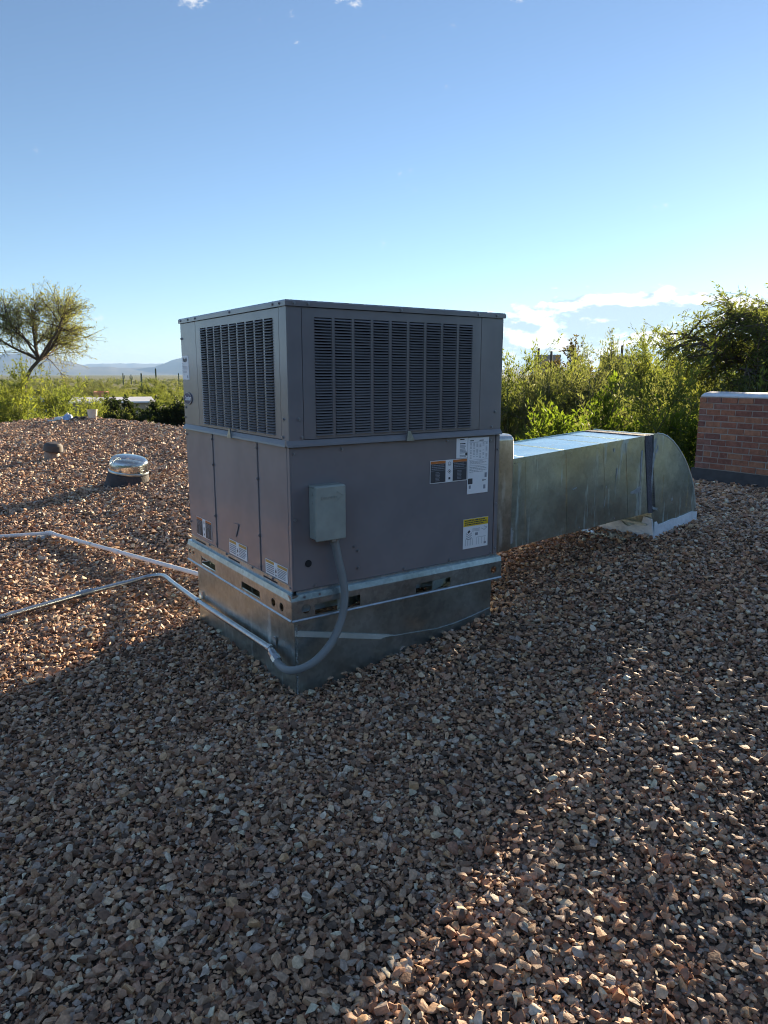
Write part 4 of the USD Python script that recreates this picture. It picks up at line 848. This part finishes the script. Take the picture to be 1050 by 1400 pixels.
def kind(name, wood_mat, leaf_mat, trunk_name='stems', crown_name='foliage', **kw):
    wood, lv, size = grow(**kw)
    c = stage.CreateClassPrim('/World/_class_' + name)
    cx_ = UsdGeom.Xform.Define(stage, f'/World/_class_{name}'); c = cx_.GetPrim(); c.SetSpecifier(Sdf.SpecifierClass)
    usdkit.mesh(stage, f'/World/_class_{name}/{trunk_name}', wood.mesh(), wood_mat, smooth=True)
    usdkit.mesh(stage, f'/World/_class_{name}/{crown_name}', lv, leaf_mat)
    KIND[name] = size
def plant(name, k, px, top, width_px, dist, label, cat='shrub', group=None, rot=0.0, base=None, wmul=1.35, sxy=None):
    """A plant of kind k whose crown is width_px across and reaches the photograph's row top, standing on the land dist metres off."""
    p = at(px, 511, dist); zt = at(px, top, dist)[2]
    z0 = float(land_z(p[0], p[1])) - .05 if base is None else base
    w, h = KIND[k]
    slant = dist / math.cos(math.atan2(p[0], p[1])) if False else dist
    sz_ = (zt - z0) / h; sx = max(width_px / FPX * dist / w * wmul, (.70 if sxy is None else 0) * sz_)
    if sxy is not None: sx = sxy
    x = thing(name, label, cat, (p[0], p[1], z0), rot, group, (sx, sx, sz_))
    x.GetReferences().AddInternalReference(f'/World/_class_{k}'); x.SetInstanceable(True)
    return x
pv = dict(lift=(.03, .05, .03), leaf=.085, wid=.026)
kind('palo_verde', M['greenbark'], M['leaf_pv'], seed=1, H=4.6, stems=7, lean=.75, stem_frac=.78, n2=13, l2=.26, n3=11, l3=.125, leaves=34, base_r=.055, jitter=.55, start=.2, **pv)
kind('palo_verde_tall', M['greenbark'], M['leaf_pv'], seed=2, H=5.0, stems=8, lean=.55, stem_frac=.85, n2=13, l2=.22, n3=11, l3=.125, leaves=32, base_r=.055, jitter=.50, start=.15, **pv)
kind('creosote', M['greybark'], M['leaf_cr'], seed=3, H=4.0, stems=12, lean=.65, stem_frac=.85, n2=9, l2=.22, n3=10, l3=.13, leaves=30, leaf=.08, wid=.024, lift=(.02, .07, .05), base_r=.035, jitter=.42, start=.15)
kind('creosote_round', M['greybark'], M['leaf_cr'], seed=4, H=4.2, stems=10, lean=.85, stem_frac=.75, n2=11, l2=.25, n3=10, l3=.12, leaves=34, leaf=.075, wid=.025, lift=(.03, .05, .03), base_r=.04, jitter=.45, start=.2)
kind('mesquite_round', M['bark'], M['leaf_mq'], seed=5, H=4.6, stems=7, lean=.85, stem_frac=.72, n2=13, l2=.26, n3=11, l3=.10, leaves=28, leaf=.095, wid=.034, lift=(.03, .03, .0), base_r=.07, jitter=.5, start=.25)
kind('lush_bush', M['bark'], M['leaf_lush'], seed=6, H=4.4, stems=9, lean=.95, stem_frac=.72, n2=12, l2=.24, n3=9, l3=.085, leaves=24, leaf=.085, wid=.042, lift=(.02, .03, .02), base_r=.05, jitter=.55, start=.15)
kind('hedge', M['bark'], M['leaf_dk'], seed=7, H=3.0, stems=9, lean=.7, stem_frac=.85, n2=13, l2=.26, n3=9, l3=.10, leaves=28, leaf=.095, wid=.060, lift=(.03, .05, .02), base_r=.05, jitter=.55, start=.08)
kind('rusty_tree', M['bark'], M['leaf_rust'], seed=8, H=5.0, stems=10, lean=1.15, stem_frac=.62, n2=12, l2=.25, n3=9, l3=.09, leaves=22, leaf=.14, wid=.06, lift=(.03, .04, .02), base_r=.08, jitter=.55, start=.3)
# airy mesquite with a bent trunk (left) and the big drooping one (right)
M['leaf_pale'] = leafmat('leaf_pale_feathery', [(0.11, 0.125, 0.055), (0.17, 0.185, 0.08), (0.22, 0.235, 0.11)], 0.5)
kind('airy_mesquite', M['bark'], M['leaf_pale'], 'trunk', 'crown', seed=9, H=5.0, stems=8, lean=1.2, stem_frac=.36, n2=12, l2=.20, n3=11, l3=.11, leaves=13, leaf=.075, wid=.021, lift=(.06, .03, .0), base_r=.062, jitter=.5, start=.15,
     trunk=[(0, 0, -.2), (-.08, .02, 1.8), (-.14, .0, 3.3), (.03, .03, 3.95), (.38, .0, 4.35)], spread=.95, twig_r=.004, fluff=.05)
kind('drooping_mesquite', M['bark'], M['leaf_mq'], 'trunk', 'crown', seed=10, H=5.0, stems=12, lean=1.3, stem_frac=.44, n2=16, l2=.22, n3=9, l3=.12, leaves=15, leaf=.10, wid=.032, lift=(.0, -.03, -.05), base_r=.13, jitter=.5, start=.12,
     trunk=[(0, 0, -.2), (-.06, .0, 2.0), (.0, .05, 3.9), (.30, .05, 4.6), (.72, .0, 5.15)], spread=.9, droop=.10, twig_r=.005)

# right of the unit
G = 'shrubs beyond the roof on the right'
plant('palo_verde_tree', 'palo_verde', 704, 474, 95, 23.0, 'yellow green shrub rising directly behind the right edge of the air conditioner', 'tree', G, 20)
plant('desert_shrub', 'creosote', 745, 503, 110, 21.0, 'wispy grey green shrub with upright twigs above the near end of the duct', 'shrub', G, 0)
plant('desert_shrub', 'creosote', 800, 515, 110, 19.0, 'wispy grey green shrub above the middle of the duct', 'shrub', G, 130)
plant('desert_shrub', 'creosote_round', 850, 508, 120, 20.0, 'rounded grey green shrub behind the far half of the duct', 'shrub', G, 60)
plant('palo_verde_tree', 'palo_verde_tall', 772, 508, 90, 26.0, 'pale green tree behind the wispy shrubs left of the rust tinged tree', 'tree', G, 200)
plant('palo_verde_tree', 'creosote_round', 888, 474, 130, 24.0, 'broad olive tree with a flattened top between the roof houses and the grey house', 'tree', G, 310)
plant('palo_verde_tree', 'palo_verde', 934, 467, 95, 26.0, 'yellow green tree directly left of the grey house', 'tree', G, 90)
plant('mesquite_tree', 'mesquite_round', 924, 457, 46, 34.0, 'small dark feathery treetop poking above the olive tree', 'tree', G, 10)
plant('broad_leaf_bush', 'lush_bush', 885, 548, 130, 12.5, 'bright green leafy bush close behind the duct elbow', 'shrub', G, 0)
plant('broad_leaf_bush', 'lush_bush', 938, 549, 100, 13.0, 'dark green leafy bush between the duct elbow and the brick wall', 'shrub', G, 140)
plant('palo_verde_tree', 'palo_verde_tall', 794, 563, 62, 14.5, 'small bright yellow green shrub just above the middle of the duct top', 'shrub', G, 75)
plant('rust_tinged_tree', 'rusty_tree', 791, 478, 130, 55.0, 'distant round dark tree with a rusty tint between two flat roofed houses', 'tree', None, 0)
plant('palo_verde_tree', 'palo_verde', 835, 507, 75, 31.0, 'mid green tree under the flat roofed house by the power pole', 'tree', G, 250)
plant('desert_shrub', 'creosote_round', 972, 506, 75, 13.4, 'olive shrub under the hanging branches of the big mesquite', 'shrub', G, 170)
plant('palo_verde_tree', 'palo_verde', 1036, 498, 90, 12.6, 'bright yellow green shrub showing over the brick wall at the right edge', 'tree', G, 320)
plant('mesquite_tree', 'drooping_mesquite', 1018, 374, 165, 14.5, 'big dark mesquite tree with drooping twigs at the right edge above the brick wall', 'tree', None, 0, sxy=1.0)
plant('mesquite_tree', 'mesquite_round', 1290, 412, 220, 15.0, 'dense mesquite tree beyond the right edge that shades the roof', 'tree', None, 40)
plant('mesquite_tree', 'mesquite_round', 1195, 402, 200, 16.5, 'tall mesquite tree beyond the right edge behind the drooping one', 'tree', None, 260)
plant('mesquite_tree', 'mesquite_round', 1330, 425, 240, 13.5, 'rounded mesquite tree standing furthest right of the roof', 'tree', None, 160)
plant('palo_verde_tree', 'palo_verde', 706, 545, 70, 16.0, 'low bright green shrub at the near left end of the duct beside the air conditioner', 'shrub', G, 280)
# left of the unit
plant('mesquite_tree', 'airy_mesquite', 40, 393, 165, 25.0, 'airy mesquite tree with a bent dark trunk against the sky at the left', 'tree', None, 0, sxy=1.2)
plant('palo_verde_tree', 'palo_verde', 2, 489, 120, 23.0, 'yellow green shrub at the left edge of the photo in front of the airy mesquite', 'shrub', None, 30, sxy=1.15)
plant('palo_verde_tree', 'palo_verde_tall', 22, 507, 90, 22.5, 'dense yellow green shrub below the fork of the airy mesquite', 'shrub', None, 200, sxy=1.0)
plant('desert_shrub', 'palo_verde', 78, 543, 70, 28.0, 'low green shrub under the airy mesquite behind the plastic sheets', 'shrub', None, 100)
plant('desert_shrub', 'mesquite_round', 118, 549, 60, 29.0, 'green shrub behind the bucket left of the dark hedge', 'shrub', None, 220)
for (px, tp, D, rot, lab) in ((150, 556, 30, 0, 'green leafy hedge bush just right of the bucket, first of the dark hedge'), (165, 554, 31, 50, 'dark hedge bush second from the bucket'), (179, 551, 31, 100, 'tallest dark hedge bush, topped with yellow green leaves'), (193, 553, 31, 150, 'dark hedge bush right of the tallest hedge bush'), (207, 554, 30.5, 200, 'dark hedge bush in front of the slim saguaro'), (221, 556, 30, 250, 'dark hedge bush right of the slim saguaro'), (235, 557, 30, 300, 'dark hedge bush next to the one half hidden by the air conditioner'), (250, 557, 30.5, 20, 'dark hedge bush half hidden by the left edge of the air conditioner')):
    plant('hedge_bush', 'hedge', px, tp, 40, D, lab, 'hedge', 'dark hedge bushes along the far roof edge', rot, sxy=1.25)
plant('palo_verde_tree', 'palo_verde', 236, 533, 60, 60.0, 'bright yellow green tree behind the right end of the dark hedge', 'tree', None, 190)
plant('mesquite_tree', 'mesquite_round', 215, 519, 44, 110.0, 'dark olive rounded tree on the skyline below the blue mountains', 'tree', None, 15)
plant('mesquite_tree', 'creosote_round', 134, 518, 50, 120.0, 'grey green rounded tree on the skyline right of the airy mesquite', 'tree', None, 60)
plant('palo_verde_tree', 'palo_verde', 170, 532, 60, 80.0, 'light green tree on the plain above the white roofed house', 'tree', None, 250)

plant('palo_verde_tree', 'palo_verde', 110, 534, 70, 62.0, 'yellow green tree left of the small orange brick house', 'tree', None, 120)
plant('desert_shrub', 'creosote_round', 158, 540, 50, 58.0, 'olive shrub right of the small orange brick house', 'shrub', None, 20)
plant('palo_verde_tree', 'palo_verde', 198, 541, 60, 60.0, 'light yellow green tree behind the right half of the white roof', 'tree', None, 300)
plant('desert_shrub', 'mesquite_round', 88, 522, 60, 78.0, 'brownish green tree seen under the right side of the airy mesquite', 'tree', None, 40)
plant('desert_shrub', 'palo_verde', 58, 548, 60, 27.0, 'yellow green shrub at the foot of the airy mesquite right of the left edge shrub', 'shrub', None, 160)

# far scrub that reads as one mass
KS = []
for k_, (lm, sd) in enumerate(((M['leaf_scrub'], 31), (M['leaf_cr'], 32), (M['leaf_mq'], 33), (M['leaf_scrub'], 34))):
    wood, lv, size = grow(sd, 3.0, 6, .85, .75, 5, .28, 4, .13, 14, .22, .085, lift=(.03, .05, .03), base_r=.05, start=.1)
    usdkit.mesh(stage, f'/World/desert_scrub/plants/scrub_{k_:03d}', lv, lm); KS.append(f'/World/desert_scrub/plants/scrub_{k_:03d}')
ds = UsdGeom.PointInstancer.Define(stage, '/World/desert_scrub')
tag(ds.GetPrim(), 'green desert scrub spreading over the plain towards the mountains', 'scrub', None, 'stuff')
ds.CreatePrototypesRel().SetTargets([Sdf.Path(k_) for k_ in KS])
r = np.random.default_rng(50); n = 7500
azs = np.radians(r.uniform(-42, 42, n)); D = 36 * np.exp(r.random(n) ** .85 * math.log(1500 / 36))
X, Y = D * np.tan(azs), D
ok = ~((np.degrees(azs) > -25) & (np.degrees(azs) < -16) & (D > 44) & (D < 56)) & ~((np.degrees(azs) > 8) & (D > 62) & (D < 78))
X, Y, D = X[ok], Y[ok], D[ok]; n = len(X)
ds.CreatePositionsAttr(Vt.Vec3fArray.FromNumpy(np.column_stack([X, Y, land_z(X, Y) - .1]).astype(np.float32)))
s0 = r.uniform(.55, 1.25, n) * np.interp(D, [36, 300, 1500], [.8, 1.2, 2.2])
ds.CreateScalesAttr(Vt.Vec3fArray.FromNumpy(np.column_stack([s0 * 1.15, s0 * 1.15, s0 * .85]).astype(np.float32)))
ya = r.uniform(0, 6.28, n)
ds.CreateOrientationsAttr(Vt.QuathArray.FromNumpy(np.stack([0 * ya, 0 * ya, np.sin(ya / 2), np.cos(ya / 2)], 1).astype(np.float16)))
ds.CreateProtoIndicesAttr(Vt.IntArray.FromNumpy(r.integers(0, 4, n).astype(np.int32)))

# trees behind the photographer, mirrored dark green in the metal
bt = UsdGeom.PointInstancer.Define(stage, '/World/tree_belt')
tag(bt.GetPrim(), 'belt of trees behind the photographer mirrored in the duct and panels', 'tree belt', None, 'stuff')
BTP = []
for k_ in range(2):
    wood, lv, size = grow(61 + k_, 3.0, 7, .85, .75, 7, .28, 5, .13, 16, .20, .11, lift=(.03, .05, .03), base_r=.05, start=.1)
    usdkit.mesh(stage, f'/World/tree_belt/plants/tree_{k_:03d}', lv, M['leaf_belt']); BTP.append(Sdf.Path(f'/World/tree_belt/plants/tree_{k_:03d}'))
bt.CreatePrototypesRel().SetTargets(BTP)
r = np.random.default_rng(51); n = 150
azs = np.radians(r.uniform(100, 265, n)); D = r.uniform(13, 22, n); X, Y = D * np.sin(azs), D * np.cos(azs)
ok = ~shapely.contains_xy(roof_poly.buffer(1.0), X, Y); X, Y, azs = X[ok], Y[ok], azs[ok]; n = len(X)
bt.CreatePositionsAttr(Vt.Vec3fArray.FromNumpy(np.column_stack([X, Y, land_z(X, Y)]).astype(np.float32)))
s0 = r.uniform(2.4, 3.6, n); bt.CreateScalesAttr(Vt.Vec3fArray.FromNumpy(np.column_stack([s0 * 1.1, s0 * 1.1, s0]).astype(np.float32)))
bt.CreateOrientationsAttr(Vt.QuathArray.FromNumpy(np.tile([0, 0, 0, 1], (n, 1)).astype(np.float16)))
bt.CreateProtoIndicesAttr(Vt.IntArray.FromNumpy(r.integers(0, 2, n).astype(np.int32)))

# saguaros on the plain
def saguaro(px, top, h, dist, arms, label):
    p = at(px, 511, dist); zt = at(px, top, dist)[2]
    o = thing('saguaro_cactus', label, 'cactus', (p[0], p[1], zt - h), 0, 'saguaro cacti on the plain')
    def rib(pts, rad):
        pts = np.asarray(pts, float); m_ = MB(); n_ = 24; ang = np.linspace(0, 2 * math.pi, n_, endpoint=False); rr_ = 1 + .10 * np.cos(ang * 12)
        pr = np.concatenate([np.full(len(pts) - 3, 1.0), [.92, .68, .12]]) * rad
        v = np.vstack([q + np.stack([np.cos(ang) * rr_ * w_, np.sin(ang) * rr_ * w_, 0 * ang], 1) for q, w_ in zip(pts, pr)])
        i, j = np.meshgrid(np.arange(len(pts) - 1), np.arange(n_), indexing='ij'); k = (j + 1) % n_
        return m_.add(v, np.stack([i * n_ + j, i * n_ + k, (i + 1) * n_ + k, (i + 1) * n_ + j], -1).reshape(-1, 4))
    rad = h * .045 + .05
    obj('stem', rib([(0, 0, z) for z in (-1.5, h * .3, h * .7, h - rad * .9, h - rad * .35, h)], rad), M['cactus'], o, smooth=50)
    for k, (sd, z0, ah) in enumerate(arms):
        obj('arm', MB().tube(spline([(0, 0, z0), (sd * rad * 2.2, 0, z0 + .05 * h), (sd * rad * 2.9, 0, z0 + .14 * h), (sd * rad * 2.9, 0, z0 + ah)], 5), rad * .72, 10), M['cactus'], o, smooth=50)
saguaro(196, 510, 8.5, 420, [], 'thick saguaro standing on the skyline left of the tall thin one')
saguaro(216, 503.5, 9.0, 480, [], 'tallest thin saguaro on the skyline near the air conditioner')
saguaro(215, 535, 4.2, 130, [], 'slim saguaro rising out of the scrub above the dark hedge')
saguaro(171, 510, 7.0, 520, [(1, 3.0, 2.4)], 'small saguaro with one arm on the skyline above the white roof')
saguaro(247, 510, 6.5, 520, [], 'small saguaro on the skyline touching the edge of the air conditioner')
saguaro(182, 512, 6.0, 560, [(-1, 2.6, 2.0), (1, 2.2, 2.2)], 'small saguaro with two arms on the skyline left of the thick one')
saguaro(973, 452, 5.5, 75, [(-1, 2.2, 1.6), (1, 2.6, 1.9)], 'dark saguaro behind the top of the grey house at the right')

# ------------------------------------------------------------------ houses beyond
def house(px0, px1, top, dist, depth, m, label, name='house', windows=(), roof=None, para=.25):
    a, b2 = at(px0, 511, dist), at(px1, 511, dist); zt = at((px0 + px1) / 2, top, dist)[2]; zg = float(land_z(a[0], a[1])) - .6
    w = b2[0] - a[0]
    o = thing(name, label, 'house', ((a[0] + b2[0]) / 2, dist, zg), -math.degrees(math.atan2((a[0] + b2[0]) / 2, dist)))
    h = zt - zg
    obj('wall', MB().box((-w / 2, 0, 0), (w / 2, depth, h - para)), m, o)
    if para > 0:
        for lo, hi in (((-w / 2 - .02, -.02, h - para + .002), (w / 2 + .02, .22, h)), ((-w / 2 - .02, depth - .22, h - para + .002), (w / 2 + .02, depth + .02, h)), ((-w / 2 - .02, .222, h - para + .002), (-w / 2 + .22, depth - .222, h)), ((w / 2 - .22, .222, h - para + .002), (w / 2 + .02, depth - .222, h))):
            obj('parapet', MB().box(lo, hi, .02), m, o)
    if roof is not None:
        obj('roof', MB().hull([(x, y, z) for x in (-w / 2 - .3, w / 2 + .3) for y, z in ((-.35, h - para + .02), (depth + .3, h - para + .02), (-.35, h - para + .12), (depth * .5, h - para + .30), (depth + .3, h - para + .12))]), roof, o)
    for u, z, ww, wh in windows:
        fr = obj('window', MB().box((u * w - ww / 2, -.05, z * h - wh / 2), (u * w + ww / 2, -.003, z * h + wh / 2), .01), M['stucco'], o)
        obj('pane', MB().box((u * w - ww / 2 + .07, -.058, z * h - wh / 2 + .07), (u * w + ww / 2 - .07, -.052, z * h + wh / 2 - .07)), M['coil'], fr)
    return o
M['whiteroof'] = plain('white_roof_coat', (0.62, 0.63, 0.66), 0.7, var=.06, scale=.5)
M['bluewall'] = plain('pale_blue_wall', (0.22, 0.29, 0.36), 0.8, var=.1, scale=1.0)
M['adobe'] = plain('brown_adobe', (0.22, 0.155, 0.12), 0.9, var=.12, scale=1.0)
M['adobe2'] = plain('grey_adobe', (0.24, 0.20, 0.185), 0.9, var=.12, scale=1.0)
M['orangewall'] = plain('orange_brick_wall', (0.48, 0.17, 0.09), 0.9, var=.2, scale=2.0)
M['greywall'] = plain('blue_grey_wall', (0.30, 0.34, 0.40), 0.8, var=.06, scale=1.0)
house(104, 204, 551, 52, 9.0, M['stucco'], 'long low house with a white flat roof behind the dark hedge', 'white_roofed_house', [(-.2, .6, 1.2, 1.0), (.2, .6, 1.2, 1.0)], M['whiteroof'], 0)
house(40, 62, 545, 44, 5.0, M['bluewall'], 'pale blue house wall showing through the shrubs under the airy mesquite', 'blue_house', [(0, .6, .5, .6)], None, .2)
house(130, 149, 536, 66, 4.0, M['orangewall'], 'small orange brick house standing behind the white roofed house', 'orange_house', [(-.1, .7, .6, .6)], None, .2)
house(733, 768, 485, 70, 6.0, M['adobe2'], 'grey brown flat roofed house left of the rust tinged tree', 'adobe_house', [(.1, .8, .8, .8)])
house(823, 866, 486, 70, 7.0, M['adobe'], 'brown flat roofed house beside a power pole on the right skyline', 'adobe_house', [(-.1, .85, .8, .8)])
house(957, 1062, 467, 48, 8.0, M['greywall'], 'tall blue grey house behind the big drooping mesquite', 'grey_house', [(-.3, .85, .9, .9), (.3, .85, .9, .9)])
def pole(px, top, dist, label, arm):
    p = at(px, 511, dist); zt = at(px, top, dist)[2]; zg = float(land_z(p[0], p[1])) - .5
    o = thing('utility_pole', label, 'pole', (p[0], p[1], zg), 0)
    obj('shaft', MB().tube([(0, 0, 0), (0, 0, zt - zg)], [.16, .11], 8), M['bark'], o)
    if arm: obj('cross_arm', MB().box((-.7, -.06, zt - zg - .5), (.7, .06, zt - zg - .36)), M['bark'], o)
pole(851.5, 472, 66, 'wooden power pole rising beside the brown flat roofed house', False)
pole(738, 476, 66, 'thin pole above the grey brown flat roofed house nearest the air conditioner', False)
pole(755.5, 480, 66, 'short thin pole at the right end of the grey brown flat roofed house', False)

# ------------------------------------------------------------------ the air between here and the mountains
M['haze'] = mat('haze_air', {'v': ('principled_volume', {'color': (0.36, 0.56, 0.88), 'density': 0.00004, 'anisotropy': 0.1})}, [], surface=None, volume='v.volume')
hz = obj('haze', MB().box((-30000, -8000, -40.0), (30000, 30000, 620.0)), M['haze'])
tag(hz, 'thin blue haze over the plain and mountains', 'haze', None, 'stuff')
